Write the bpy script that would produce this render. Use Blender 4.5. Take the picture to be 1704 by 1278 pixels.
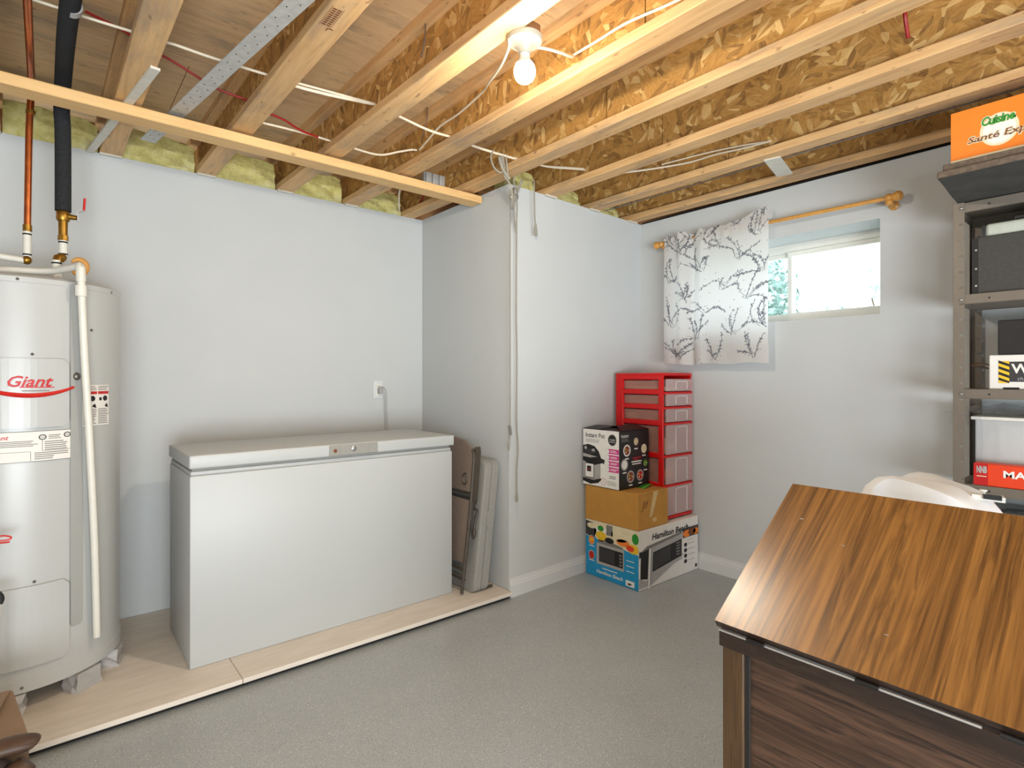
import bpy, bmesh, math, random
from mathutils import Vector, Matrix, noise
random.seed(7)
for o in list(bpy.data.objects): bpy.data.objects.remove(o)
S = bpy.context.scene
COL = S.collection

# ------------------------------------------------------------------ camera, world, lights, exposure
CAM_H = 1.23
FPX = 924.0
YAW = math.atan(924.0 / 1108.0)
cam_d = bpy.data.cameras.new('camera')
cam = bpy.data.objects.new('camera', cam_d); COL.objects.link(cam)
cam.location = (0, 0, CAM_H)
cam.rotation_euler = (math.pi / 2, 0, -YAW)
cam_d.sensor_width = 36.0
cam_d.lens = 36.0 * FPX / 1704.0
cam_d.shift_y = (629.0 - 639.0) / 1704.0
cam_d.clip_start = 0.02
S.camera = cam
S.view_settings.view_transform = 'Standard'
S.view_settings.look = 'None'
S.view_settings.gamma = 1.0
S.view_settings.use_curve_mapping = False
S.view_settings.exposure = -0.05
S.cycles.caustics_reflective = False
S.cycles.caustics_refractive = False

w = bpy.data.worlds.new('sky'); S.world = w; w.use_nodes = True
bg = w.node_tree.nodes['Background']
bg.inputs[0].default_value = (0.80, 0.92, 1.0, 1); bg.inputs[1].default_value = 6.0

def area(name, loc, rot, sx, sy, power, col):
    l = bpy.data.lights.new(name, 'AREA'); l.shape = 'RECTANGLE'; l.size = sx; l.size_y = sy
    l.energy = power; l.color = col
    o = bpy.data.objects.new(name, l); COL.objects.link(o); o.location = loc; o.rotation_euler = rot
    return o
def point(name, loc, power, col, rad):
    l = bpy.data.lights.new(name, 'POINT'); l.energy = power; l.color = col; l.shadow_soft_size = rad
    o = bpy.data.objects.new(name, l); COL.objects.link(o); o.location = loc
    return o
# large soft fill light added far behind the camera, not a real opening
area('rear_fill', (0.1, -4.3, 1.25), (math.radians(90), 0, 0), 3.0, 2.1, 82, (0.84, 0.93, 1.0))
# the photographer's flash, held by the camera
point('camera_flash', (-0.06, -0.05, 1.16), 8, (0.90, 0.96, 1.0), 0.03)
# large fill light added low behind the camera, tipped up to brighten the ceiling
b = area('ceiling_fill', (-0.2, -2.3, 0.62), (0, 0, 0), 2.4, 1.3, 250, (0.88, 0.95, 1.0))
b.rotation_euler = Vector((0.55, 0.9, 1.45)).to_track_quat('-Z', 'Y').to_euler()
BULB_STRENGTH = 1050.0
BULB_UPPER_STRENGTH = 150.0
BULB_COL = (1.0, 0.89, 0.72)
REAR_FILL_STRENGTH = 720.0
REAR_FILL_COL = (0.90, 0.96, 1.0)

# ------------------------------------------------------------------ mesh helpers
OFF = {}
class MB:
    def __init__(s): s.v = []; s.f = []; s.m = []; s.sm = []
    def add(s, vs, fs, mat=0, smooth=False):
        b = len(s.v); s.v += [Vector(p) for p in vs]
        for f in fs: s.f.append([b + i for i in f]); s.m.append(mat); s.sm.append(smooth)
        return s
    def box(s, lo, hi, mat=0):
        x0, y0, z0 = lo; x1, y1, z1 = hi
        return s.add([(x0,y0,z0),(x1,y0,z0),(x1,y1,z0),(x0,y1,z0),(x0,y0,z1),(x1,y0,z1),(x1,y1,z1),(x0,y1,z1)],
                     [(0,3,2,1),(4,5,6,7),(0,1,5,4),(1,2,6,5),(2,3,7,6),(3,0,4,7)], mat)
    def rbox(s, lo, hi, r=0.004, seg=2, mat=0, smooth=True):
        bm = bmesh.new(); bmesh.ops.create_cube(bm, size=1)
        c = [(a+b)/2 for a, b in zip(lo, hi)]; d = [abs(b-a) for a, b in zip(lo, hi)]
        for v in bm.verts: v.co = Vector([c[i] + v.co[i]*d[i] for i in range(3)])
        bmesh.ops.bevel(bm, geom=list(bm.edges), offset=min(r, min(d)*0.45), segments=seg, affect='EDGES', profile=0.5)
        return s.bm(bm, mat, smooth)
    def bm(s, bm, mat=0, smooth=False):
        bm.verts.index_update()
        s.add([v.co.copy() for v in bm.verts], [[v.index for v in f.verts] for f in bm.faces], mat, smooth); bm.free(); return s
    def obb(s, c, ax, ay, az, h, mat=0):
        c = Vector(c); ax, ay, az = Vector(ax).normalized()*h[0], Vector(ay).normalized()*h[1], Vector(az).normalized()*h[2]
        P = [c + ax*i + ay*j + az*k for k in (-1, 1) for j in (-1, 1) for i in (-1, 1)]
        return s.add(P, [(0,2,3,1),(4,5,7,6),(0,1,5,4),(1,3,7,5),(3,2,6,7),(2,0,4,6)], mat)
    def bar(s, a, b, w, t, up=(0, 0, 1), mat=0):
        a, b = Vector(a), Vector(b); d = (b - a); u = Vector(up); sd = d.cross(u).normalized(); u2 = sd.cross(d).normalized()
        return s.obb((a+b)/2, d, sd, u2, (d.length/2, w/2, t/2), mat)
    def tube(s, pts, r, n=8, mat=0, closed=False, cap=True):
        pts = [Vector(p) for p in pts]; N = len(pts); rr = r if isinstance(r, (list, tuple)) else [r]*N
        prev = None; base = len(s.v); vs = []
        for i in range(N):
            if closed: t = pts[(i+1) % N] - pts[i-1]
            else: t = pts[min(i+1, N-1)] - pts[max(i-1, 0)]
            t.normalize()
            if prev is None:
                a = Vector((0, 0, 1)) if abs(t.z) < 0.9 else Vector((1, 0, 0)); u = t.cross(a).normalized()
            else:
                u = prev - t*prev.dot(t)
                u = u.normalized() if u.length > 1e-6 else t.orthogonal().normalized()
            prev = u; q = t.cross(u)
            for k in range(n):
                an = 2*math.pi*k/n; vs.append(pts[i] + (u*math.cos(an) + q*math.sin(an))*rr[i])
        fs = []
        for i in range(N if closed else N-1):
            j = (i+1) % N
            for k in range(n): fs.append((i*n+k, i*n+(k+1) % n, j*n+(k+1) % n, j*n+k))
        if cap and not closed: fs.append(tuple(range(n-1, -1, -1))); fs.append(tuple((N-1)*n+k for k in range(n)))
        return s.add(vs, fs, mat, True)
    def lathe(s, prof, c, n=32, axis='z', mat=0, smooth=True):
        c = Vector(c); vs = []; fs = []
        for r, h in prof:
            for k in range(n):
                a = 2*math.pi*k/n; x, y = r*math.cos(a), r*math.sin(a)
                p = {'z': (x, y, h), 'x': (h, x, y), 'y': (x, h, y)}[axis]
                vs.append(c + Vector(p))
        for i in range(len(prof)-1):
            for k in range(n): fs.append((i*n+k, i*n+(k+1) % n, (i+1)*n+(k+1) % n, (i+1)*n+k))
        if prof[0][0] > 1e-5: fs.append(tuple(range(n-1, -1, -1)))
        if prof[-1][0] > 1e-5: fs.append(tuple((len(prof)-1)*n+k for k in range(n)))
        return s.add(vs, fs, mat, smooth)
    def sphere(s, c, r, n=16, mat=0):
        sc = (r, r, r) if not isinstance(r, (tuple, list)) else r
        bm = bmesh.new(); bmesh.ops.create_uvsphere(bm, u_segments=n, v_segments=max(6, n//2), radius=1)
        for v in bm.verts: v.co = Vector((c[0]+v.co.x*sc[0], c[1]+v.co.y*sc[1], c[2]+v.co.z*sc[2]))
        return s.bm(bm, mat, True)
    def prism(s, poly, fn, d0, d1, mat=0):
        n = len(poly); vs = [fn(u, v, d0) for u, v in poly] + [fn(u, v, d1) for u, v in poly]
        fs = [tuple(range(n-1, -1, -1)), tuple(range(n, 2*n))] + [(i, (i+1) % n, n+(i+1) % n, n+i) for i in range(n)]
        return s.add(vs, fs, mat)
    def xf(s, fn): s.v = [Vector(fn(p)) for p in s.v]; return s
    def split(s, name, mats, parent):
        par = list(range(len(s.v)))
        def find(a):
            while par[a] != a: par[a] = par[par[a]]; a = par[a]
            return a
        for f in s.f:
            for q in f[1:]: par[find(q)] = find(f[0])
        isl = {}
        for k, f in enumerate(s.f): isl.setdefault(find(f[0]), []).append(k)
        out = []
        for ks in isl.values():
            m = MB(); idx = {}
            for k in ks:
                for q in s.f[k]:
                    if q not in idx: idx[q] = len(m.v); m.v.append(s.v[q])
                m.f.append([idx[q] for q in s.f[k]]); m.m.append(s.m[k]); m.sm.append(s.sm[k])
            out.append(m.build(name, mats, parent))
        return out
    def build(s, name, mats, parent=None, base=None, smooth_angle=None):
        if not isinstance(mats, (list, tuple)): mats = [mats]
        off = OFF.get(parent.name, Vector((0,0,0))) if parent else Vector(base or (0,0,0))
        me = bpy.data.meshes.new(name)
        me.from_pydata([tuple(p - off) for p in s.v], [], s.f)
        for m in mats: me.materials.append(MAT[m] if isinstance(m, str) else m)
        me.polygons.foreach_set('material_index', s.m); me.polygons.foreach_set('use_smooth', s.sm)
        bm = bmesh.new(); bm.from_mesh(me); bmesh.ops.recalc_face_normals(bm, faces=bm.faces); bm.to_mesh(me); bm.free()
        if any(s.sm): 
            try: me.set_sharp_from_angle(angle=math.radians(40))
            except Exception: pass
        o = bpy.data.objects.new(name, me); COL.objects.link(o)
        if parent: o.parent = parent
        else: o.location = off
        OFF[o.name] = off
        return o

def thing(name, label, cat, base, group=None):
    o = bpy.data.objects.new(name, None); COL.objects.link(o); o.location = base; o.empty_display_size = 0.05
    OFF[o.name] = Vector(base); o['label'] = label; o['category'] = cat
    if group: o['group'] = group
    return o
def tag(o, label, cat, group=None):
    o['label'] = label; o['category'] = cat
    if group: o['group'] = group
    return o
def structure(o, label=None):
    o['kind'] = 'structure'
    if label: o['label'] = label
    return o
def smooth_path(pts, k=6):
    pts = [Vector(p) for p in pts]; out = []
    for i in range(len(pts)-1):
        p0, p1, p2, p3 = pts[max(i-1,0)], pts[i], pts[i+1], pts[min(i+2,len(pts)-1)]
        for j in range(k):
            t = j/k; out.append(0.5*((2*p1)+(p2-p0)*t+(2*p0-5*p1+4*p2-p3)*t*t+(3*p1-p0-3*p2+p3)*t**3))
    out.append(pts[-1]); return out
def sub(a, b, t): return tuple(x+(y-x)*t for x, y in zip(a, b))

# ------------------------------------------------------------------ materials
MAT = {}
def lin(c): return tuple(((x/255)/12.92 if x/255 <= 0.04045 else ((x/255+0.055)/1.055)**2.4) for x in c)
class NT:
    def __init__(s, name):
        s.mat = bpy.data.materials.new(name); s.mat.use_nodes = True; MAT[name] = s.mat
        s.t = s.mat.node_tree; s.b = s.t.nodes['Principled BSDF']
    def n(s, typ, **kw):
        nd = s.t.nodes.new(typ)
        for k, v in kw.items():
            if k.startswith('i_'):
                nd.inputs[k[2:].replace('_', ' ')].default_value = v
            else: setattr(nd, k, v)
        return nd
    def l(s, a, b): s.t.links.new(a, b)
    def set(s, **kw):
        for k, v in kw.items(): s.b.inputs[k.replace('_', ' ')].default_value = v
        return s
    def obj(s, scale=(1,1,1), rot=(0,0,0), loc=(0,0,0)):
        tc = s.n('ShaderNodeTexCoord'); mp = s.n('ShaderNodeMapping')
        mp.inputs['Scale'].default_value = scale; mp.inputs['Rotation'].default_value = rot; mp.inputs['Location'].default_value = loc
        s.l(tc.outputs['Object'], mp.inputs['Vector']); return mp.outputs['Vector']
    def ramp(s, fac, stops):
        r = s.n('ShaderNodeValToRGB'); e = r.color_ramp.elements
        e[0].position = stops[0][0]; e[0].color = (*stops[0][1], 1); e[1].position = stops[-1][0]; e[1].color = (*stops[-1][1], 1)
        for p, c in stops[1:-1]: x = e.new(p); x.color = (*c, 1)
        s.l(fac, r.inputs[0]); return r.outputs[0]
    def mix(s, fac, a, b, mode='MIX'):
        m = s.n('ShaderNodeMix', data_type='RGBA', blend_type=mode)
        for sock, val in ((m.inputs[0], fac), (m.inputs[6], a), (m.inputs[7], b)):
            if hasattr(val, 'is_output'): s.l(val, sock)
            elif isinstance(val, tuple): sock.default_value = (*val, 1) if len(val) == 3 else val
            else: sock.default_value = val
        return m.outputs[2]
    def bump(s, h, strength=0.2, dist=0.01):
        b = s.n('ShaderNodeBump'); b.inputs['Strength'].default_value = strength; b.inputs['Distance'].default_value = dist
        s.l(h, b.inputs['Height']); s.l(b.outputs[0], s.b.inputs['Normal'])
    def noise(s, vec, scale, detail=3, rough=0.5, dist=0.0):
        n = s.n('ShaderNodeTexNoise'); n.inputs['Scale'].default_value = scale; n.inputs['Detail'].default_value = detail
        n.inputs['Roughness'].default_value = rough; n.inputs['Distortion'].default_value = dist
        s.l(vec, n.inputs['Vector']); return n.outputs[0]
    def math(s, op, a, b=0.0):
        m = s.n('ShaderNodeMath', operation=op)
        for sock, val in ((m.inputs[0], a), (m.inputs[1], b)):
            if hasattr(val, 'is_output'): s.l(val, sock)
            else: sock.default_value = val
        return m.outputs[0]
    def col(s, c): s.l(c, s.b.inputs['Base Color']); return s

def plain(name, rgb, rough=0.5, metal=0.0, var=0.06, scale=30, spec=0.5, bump=0.0, alpha=None):
    t = NT(name); c = lin(rgb); v = t.obj()
    f = t.noise(v, scale, 3)
    t.col(t.ramp(f, [(0.3, tuple(x*(1-var) for x in c)), (0.7, tuple(min(1, x*(1+var)) for x in c))]))
    t.set(Roughness=rough, Metallic=metal); t.b.inputs['Specular IOR Level'].default_value = spec
    if bump: t.bump(f, bump, 0.004)
    return t
plain('wall_paint', (197, 200, 200), 0.85, var=0.015, scale=3, spec=0.2, bump=0.03)
plain('trim_paint', (214, 216, 216), 0.5, var=0.01)
plain('white_enamel', (182, 184, 182), 0.30, var=0.01, scale=4)
plain('seam_shade', (160, 161, 158), 0.4, var=0.01)
plain('freezer_white', (184, 187, 186), 0.42, var=0.012, scale=3)
plain('lid_grey', (178, 180, 179), 0.45, var=0.02)
plain('panel_grey', (150, 148, 142), 0.45, var=0.02)
plain('gasket', (150, 148, 142), 0.7)
plain('white_plastic', (228, 226, 218), 0.4, var=0.02)
plain('porcelain', (190, 184, 166), 0.3, var=0.02)
plain('pvc_white', (218, 216, 206), 0.4, var=0.03)
plain('cable_white', (226, 214, 190), 0.5, var=0.03)
plain('cable_red', (150, 22, 20), 0.45)
plain('cable_brown', (88, 60, 38), 0.5)
plain('rope', (150, 146, 134), 0.9, var=0.15, scale=300)
plain('pulley_metal', (170, 168, 160), 0.4, metal=0.6)
plain('black_rubber', (24, 24, 25), 0.7, var=0.2)
plain('foam_black', (44, 45, 47), 0.95, var=0.25, scale=160, spec=0.2, bump=0.3)
plain('black_plastic', (22, 21, 22), 0.45, var=0.1)
plain('charcoal', (62, 60, 56), 0.7, var=0.12, scale=80)
plain('copper', (186, 104, 58), 0.3, metal=0.9, var=0.2, scale=18)
plain('brass', (150, 112, 44), 0.35, metal=0.85, var=0.25, scale=40)
plain('steel', (176, 176, 174), 0.35, metal=0.85, var=0.08, scale=25)
plain('bright_metal', (240, 242, 246), 0.22, metal=0.9, var=0.01)
plain('galvanised', (186, 185, 181), 0.5, metal=0.3, var=0.10, scale=40)
plain('screw', (120, 116, 108), 0.4, metal=0.8)
plain('shelf_paint', (116, 107, 96), 0.42, metal=0.15, var=0.04, scale=20)
plain('red_plastic', (205, 12, 14), 0.35, var=0.06)
plain('red_paint', (196, 30, 26), 0.4)
plain('ink_black', (20, 19, 20), 0.55)
plain('ink_grey', (122, 120, 116), 0.6)
plain('ink_white', (236, 234, 230), 0.55, var=0.02)
plain('ink_pink', (214, 50, 142), 0.5)
plain('ink_red', (190, 32, 34), 0.5)
plain('ink_green', (38, 140, 40), 0.5)
plain('ink_cream', (226, 214, 178), 0.55)
plain('ink_brown', (116, 62, 26), 0.55)
plain('ink_yellow', (232, 190, 40), 0.55)
plain('ink_silver', (170, 168, 166), 0.5)
plain('ink_dark', (52, 50, 52), 0.5)
plain('carton_white', (228, 224, 218), 0.6, var=0.03)
plain('carton_black', (26, 23, 24), 0.45, var=0.1)
plain('carton_blue', (22, 146, 200), 0.45, var=0.05)
plain('carton_orange', (238, 128, 36), 0.5, var=0.03)
plain('carton_red', (224, 64, 24), 0.45, var=0.05)
plain('carton_dark_red', (186, 26, 24), 0.45, var=0.05)
plain('cardboard', (190, 138, 62), 0.8, var=0.06, scale=14)
plain('cardboard_pale', (146, 123, 102), 0.8, var=0.06, scale=14)
plain('tape', (214, 184, 130), 0.25, var=0.04)
plain('green_leaf', (70, 150, 40), 0.5)
plain('leather', (74, 52, 39), 0.5, var=0.3, scale=25, bump=0.3)
plain('leather_shade', (44, 27, 20), 0.6, var=0.2)  # darker copy of the leather, painting shade into the glove's hollow
plain('chair_frame', (72, 64, 54), 0.45, var=0.1)
plain('chair_fabric', (126, 110, 98), 0.85, var=0.12, scale=120)
plain('table_grey', (150, 149, 144), 0.6, var=0.04, scale=60, bump=0.15)
plain('varnished_pine', (206, 150, 74), 0.32, var=0.12, scale=20)
plain('lath_white', (206, 202, 190), 0.7, var=0.06)
plain('board_edge', (96, 82, 68), 0.85, var=0.3, scale=60, bump=0.5)
plain('board_face', (66, 64, 60), 0.85, var=0.35, scale=9)
plain('blue_cloth', (40, 84, 140), 0.8)
plain('dark_gap', (30, 27, 24), 0.9)
plain('vapour_film', (92, 80, 76), 0.3)
plain('plastic_bag', (242, 242, 242), 0.35, var=0.02)
plain('tray_grey', (186, 190, 178), 0.4)

# insulation
t = NT('insulation'); v = t.obj((1, 1, 1)); f = t.noise(v, 14, 8, 0.7)
t.col(t.ramp(f, [(0.25, lin((176, 164, 84))), (0.5, lin((222, 212, 138))), (0.75, lin((240, 234, 186)))])); t.set(Roughness=1.0); t.bump(f, 0.8, 0.03)
# epoxy floor with flakes
t = NT('epoxy_floor'); v = t.obj()
base = t.ramp(t.noise(v, 5, 4), [(0.3, lin((160, 167, 171))), (0.7, lin((170, 177, 181)))])
vo = t.n('ShaderNodeTexVoronoi', feature='F1'); vo.inputs['Scale'].default_value = 190; t.l(v, vo.inputs['Vector'])
sp = t.n('ShaderNodeSeparateColor'); t.l(vo.outputs['Color'], sp.inputs[0])
near = t.math('LESS_THAN', vo.outputs['Distance'], 0.36)
c1 = t.mix(t.math('MULTIPLY', t.math('GREATER_THAN', sp.outputs[0], 0.84), near), base, lin((236, 234, 226)))
c2 = t.mix(t.math('MULTIPLY', t.math('LESS_THAN', sp.outputs[0], 0.17), near), c1, lin((88, 84, 76)))
f2 = t.noise(v, 260, 2); c3 = t.mix(0.5, c2, t.ramp(f2, [(0.35, lin((132, 138, 140))), (0.65, lin((196, 202, 203)))]))
t.col(c3); t.set(Roughness=0.32); t.b.inputs['Specular IOR Level'].default_value = 0.45
t.bump(f2, 0.05, 0.002)
# painted platform board
t = NT('platform_paint'); v = t.obj((1, 6, 1)); f = t.noise(v, 6, 5)
t.col(t.ramp(f, [(0.3, lin((214, 204, 192))), (0.7, lin((226, 217, 206)))])); t.set(Roughness=0.6)
# OSB
def osb(name, dark, mid, light, rot=(0, math.pi/2, 0)):
    t = NT(name); v = t.obj((1, 1, 1), rot)
    cell = t.n('ShaderNodeTexVoronoi', feature='F1'); cell.inputs['Scale'].default_value = 14; cell.inputs['Randomness'].default_value = 1
    t.l(v, cell.inputs['Vector'])
    sp = t.n('ShaderNodeSeparateColor'); t.l(cell.outputs['Color'], sp.inputs[0])
    vr = t.n('ShaderNodeVectorRotate', rotation_type='Z_AXIS'); t.l(v, vr.inputs['Vector']); t.l(t.math('MULTIPLY', sp.outputs[0], 3.1), vr.inputs['Angle'])
    mp = t.n('ShaderNodeMapping'); mp.inputs['Scale'].default_value = (13, 46, 13); t.l(vr.outputs[0], mp.inputs['Vector'])
    fl = t.n('ShaderNodeTexVoronoi', feature='F1'); fl.inputs['Scale'].default_value = 1; t.l(mp.outputs[0], fl.inputs['Vector'])
    s2 = t.n('ShaderNodeSeparateColor'); t.l(fl.outputs['Color'], s2.inputs[0])
    c = t.ramp(s2.outputs[1], [(0.0, dark), (0.35, mid), (0.75, mid), (1.0, light)])
    grain = t.noise(mp.outputs[0], 3, 4)
    c = t.mix(0.22, c, t.ramp(grain, [(0.3, dark), (0.7, light)]))
    big = t.noise(v, 5, 3)
    c = t.mix(0.22, c, t.ramp(big, [(0.3, dark), (0.7, mid)]), 'MIX')
    t.col(c); t.set(Roughness=0.55); t.bump(s2.outputs[1], 0.25, 0.003)
osb('osb', lin((112, 72, 30)), lin((188, 136, 66)), lin((244, 206, 138)))
# lumber: grain along Y
def lumber(name, dark, light, axis_scale, knots=True, stain=False):
    t = NT(name); v = t.obj(axis_scale); f = t.noise(v, 9, 5, 0.6, 0.6)
    c = t.ramp(f, [(0.25, dark), (0.5, sub(dark, light, 0.6)), (0.75, light)])
    if knots:
        v2 = t.obj(tuple(1 if a < 0.5 else 1.6 for a in axis_scale), loc=(0.3, 0.2, 0.1))
        k = t.n('ShaderNodeTexVoronoi', feature='F1'); k.inputs['Scale'].default_value = 5.5; t.l(v2, k.inputs['Vector'])
        kf = t.ramp(k.outputs['Distance'], [(0.03, (1, 1, 1)), (0.09, (0, 0, 0))])
        c = t.mix(t.math('MULTIPLY', kf, 0.75), c, tuple(x*0.35 for x in dark))
    big = t.noise(t.obj(), 2.2, 2)
    c = t.mix(0.25, c, t.ramp(big, [(0.3, tuple(x*0.7 for x in dark)), (0.7, light)]))
    if stain:
        sm = t.ramp(t.noise(t.obj(tuple(a*(.6 if a > 1 else 2) for a in axis_scale), loc=(1.7, .4, .2)), 2.6, 5, 0.65), [(0.50, (0, 0, 0)), (0.66, (1, 1, 1))])
        c = t.mix(t.math('MULTIPLY', sm, 0.55), c, lin((134, 122, 108)))
        sp_ = t.ramp(t.noise(t.obj((30, 9, 30) if axis_scale[1] < 1 else (9, 30, 30)), 1.6, 2), [(0.68, (0, 0, 0)), (0.73, (1, 1, 1))])
        c = t.mix(t.math('MULTIPLY', sp_, 0.5), c, lin((96, 66, 40)))
    t.col(c); t.set(Roughness=0.6); t.bump(f, 0.12, 0.002)
lumber('lumber', lin((190, 142, 90)), lin((228, 188, 134)), (6, 0.35, 6), stain=True)
lumber('lumber_x', lin((214, 166, 106)), lin((240, 200, 140)), (0.35, 7, 7))
lumber('plywood', lin((196, 158, 114)), lin((228, 194, 148)), (0.5, 5, 5), stain=True)
lumber('rim_wood', lin((110, 74, 44)), lin((156, 108, 66)), (0.35, 6, 6), False)
lumber('blocking_wood', lin((170, 128, 84)), lin((206, 166, 118)), (0.35, 6, 6), False)
# walnut laminate
def walnut(name, dark, mid, light, sc, rot=(0,0,0), rough=0.3, spec=0.5, wk=0.9):
    t = NT(name); v = t.obj(sc, rot)
    warp = t.noise(v, 1.6, 2)
    cmb = t.n('ShaderNodeVectorMath', operation='MULTIPLY_ADD'); t.l(v, cmb.inputs[0]); cmb.inputs[1].default_value = (1, 1, 1)
    cx = t.n('ShaderNodeCombineXYZ'); t.l(t.math('MULTIPLY', warp, 0.35), cx.inputs[0]); t.l(t.math('MULTIPLY', warp, wk), cx.inputs[1]); t.l(t.math('MULTIPLY', warp, wk), cx.inputs[2])
    t.l(cx.outputs[0], cmb.inputs[2])
    f1 = t.noise(cmb.outputs[0], 2.6, 6, 0.62)
    f2 = t.noise(cmb.outputs[0], 11, 4, 0.6)
    c = t.ramp(f1, [(0.36, dark), (0.43, mid), (0.50, light), (0.535, dark), (0.57, mid), (0.62, light), (0.70, dark)])
    c = t.mix(0.4, c, t.ramp(f2, [(0.3, dark), (0.7, light)]))
    f3 = t.noise(t.obj(tuple(q*4 if q > 2 else q*1.4 for q in sc)), 9, 3, 0.6)
    c = t.mix(0.32, c, t.ramp(f3, [(0.38, tuple(x*0.8 for x in dark)), (0.62, light)]))
    t.col(c); t.set(Roughness=rough); t.b.inputs['Specular IOR Level'].default_value = spec
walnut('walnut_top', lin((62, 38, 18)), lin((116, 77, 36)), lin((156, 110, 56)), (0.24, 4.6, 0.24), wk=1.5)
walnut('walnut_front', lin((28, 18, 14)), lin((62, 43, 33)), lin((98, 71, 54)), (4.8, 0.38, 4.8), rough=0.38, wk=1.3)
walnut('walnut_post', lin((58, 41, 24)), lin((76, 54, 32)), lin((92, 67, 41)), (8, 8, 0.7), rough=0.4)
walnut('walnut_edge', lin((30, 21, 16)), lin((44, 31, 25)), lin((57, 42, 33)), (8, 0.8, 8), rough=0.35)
# glass and clear plastics
t = NT('window_glass'); tr = t.n('ShaderNodeBsdfTransparent'); tr.inputs[0].default_value = (0.95, 0.98, 0.98, 1); mx = t.n('ShaderNodeMixShader'); mx.inputs[0].default_value = 0.06
t.set(Roughness=0.03); t.l(tr.outputs[0], mx.inputs[1]); t.l(t.b.outputs[0], mx.inputs[2]); t.l(mx.outputs[0], t.t.nodes['Material Output'].inputs['Surface'])
def clear(name, rgb, a, rough=0.25):
    t = NT(name); tr = t.n('ShaderNodeBsdfTransparent'); mx = t.n('ShaderNodeMixShader'); mx.inputs[0].default_value = a
    f = t.noise(t.obj(), 12, 2); c = lin(rgb)
    t.col(t.ramp(f, [(0.3, tuple(x*0.93 for x in c)), (0.7, c)])); t.set(Roughness=rough)
    t.l(tr.outputs[0], mx.inputs[1]); t.l(t.b.outputs[0], mx.inputs[2])
    t.l(mx.outputs[0], t.t.nodes['Material Output'].inputs['Surface'])
clear('clear_drawer', (232, 206, 204), 0.42)
clear('clear_side', (196, 142, 128), 0.5)
clear('clear_tote', (214, 216, 216), 0.55, 0.3)
clear('clear_film', (226, 228, 228), 0.5, 0.2)
# bulb
t = NT('bulb_light'); t.b.inputs['Emission Color'].default_value = (*BULB_COL, 1); t.b.inputs['Emission Strength'].default_value = BULB_STRENGTH
t.b.inputs['Base Color'].default_value = (1, 1, 1, 1)
t = NT('bulb_dim'); t.b.inputs['Emission Color'].default_value = (*BULB_COL, 1); t.b.inputs['Emission Strength'].default_value = BULB_UPPER_STRENGTH
t = NT('fill_lamp_light'); t.b.inputs['Emission Color'].default_value = (*REAR_FILL_COL, 1); t.b.inputs['Emission Strength'].default_value = REAR_FILL_STRENGTH
# curtain: printed translucent cotton (print held in a colour attribute)
t = NT('curtain_cloth')
at = t.n('ShaderNodeAttribute', attribute_name='print')
cc = t.mix(at.outputs['Fac'], lin((232, 230, 228)), lin((62, 68, 84)))
weave = t.noise(t.obj((1, 1, 1)), 400, 2); cc = t.mix(0.04, cc, t.ramp(weave, [(0.3, (0.3, 0.3, 0.3)), (0.7, (1, 1, 1))]))
df = t.n('ShaderNodeBsdfDiffuse'); tl = t.n('ShaderNodeBsdfTranslucent'); mx = t.n('ShaderNodeMixShader'); mx.inputs[0].default_value = 0.5
t.l(cc, df.inputs[0]); t.l(cc, tl.inputs[0]); t.l(df.outputs[0], mx.inputs[1]); t.l(tl.outputs[0], mx.inputs[2])
t.l(mx.outputs[0], t.t.nodes['Material Output'].inputs['Surface'])
# outdoors
plain('foliage', (150, 178, 168), 0.7, var=0.3, scale=8)
plain('gravel', (200, 196, 186), 0.9, var=0.2, scale=40)
plain('bark', (110, 96, 80), 0.9)

# ------------------------------------------------------------------ structure
YA = 3.343; XB = 1.980; XD = 3.236; ZT = 2.319; ZS = 2.560
C0 = (XB, 2.400); C1 = (XD, 2.447)          # wall beside the window corner, slightly out of square
XL = -1.7; YF = -4.6
structure(MB().box((XL-.2, YF-.2, -.15), (XD+.4, YA+.4, 0)).build('floor', 'epoxy_floor'), 'grey flecked epoxy basement floor')
structure(MB().box((XL-.15, YA, 0), (XB+.1, YA+.12, ZT)).build('wall_back', 'wall_paint'), 'white painted wall behind the freezer')
structure(MB().box((XB, C0[1]+.006, 0), (XB+.12, YA, ZT)).build('wall_return', 'wall_paint'), 'short white return wall beside the freezer')
mb = MB(); mb.prism([(C0[0], C0[1]), (C1[0], C1[1]), (C1[0], C1[1]+.14), (C0[0]+.002, C0[1]+.14)], lambda u, v, d: (u, v, d), 0, ZT)
structure(mb.build('wall_corner', 'wall_paint'), 'white wall between the hanging ropes and the window wall')
WY0, WY1, WZ0, WZ1 = 0.967, 2.065, 1.556, 2.041
mb = MB()
mb.box((XD, YF, 0), (XD+.25, 2.6, WZ0)); mb.box((XD, YF, WZ1), (XD+.25, 2.6, ZT)); mb.box((XD, YF, WZ0), (XD+.25, WY0, WZ1)); mb.box((XD, WY1, WZ0), (XD+.25, 2.6, WZ1))
structure(mb.build('wall_right', 'wall_paint'), 'white window wall')
structure(MB().box((XL-.12, YF, 0), (XL, YA, ZS)).build('wall_left', 'wall_paint'))
structure(MB().box((XL-.12, YF-.12, 0), (XD+.25, YF, ZS)).build('wall_front', 'wall_paint'))
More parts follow.
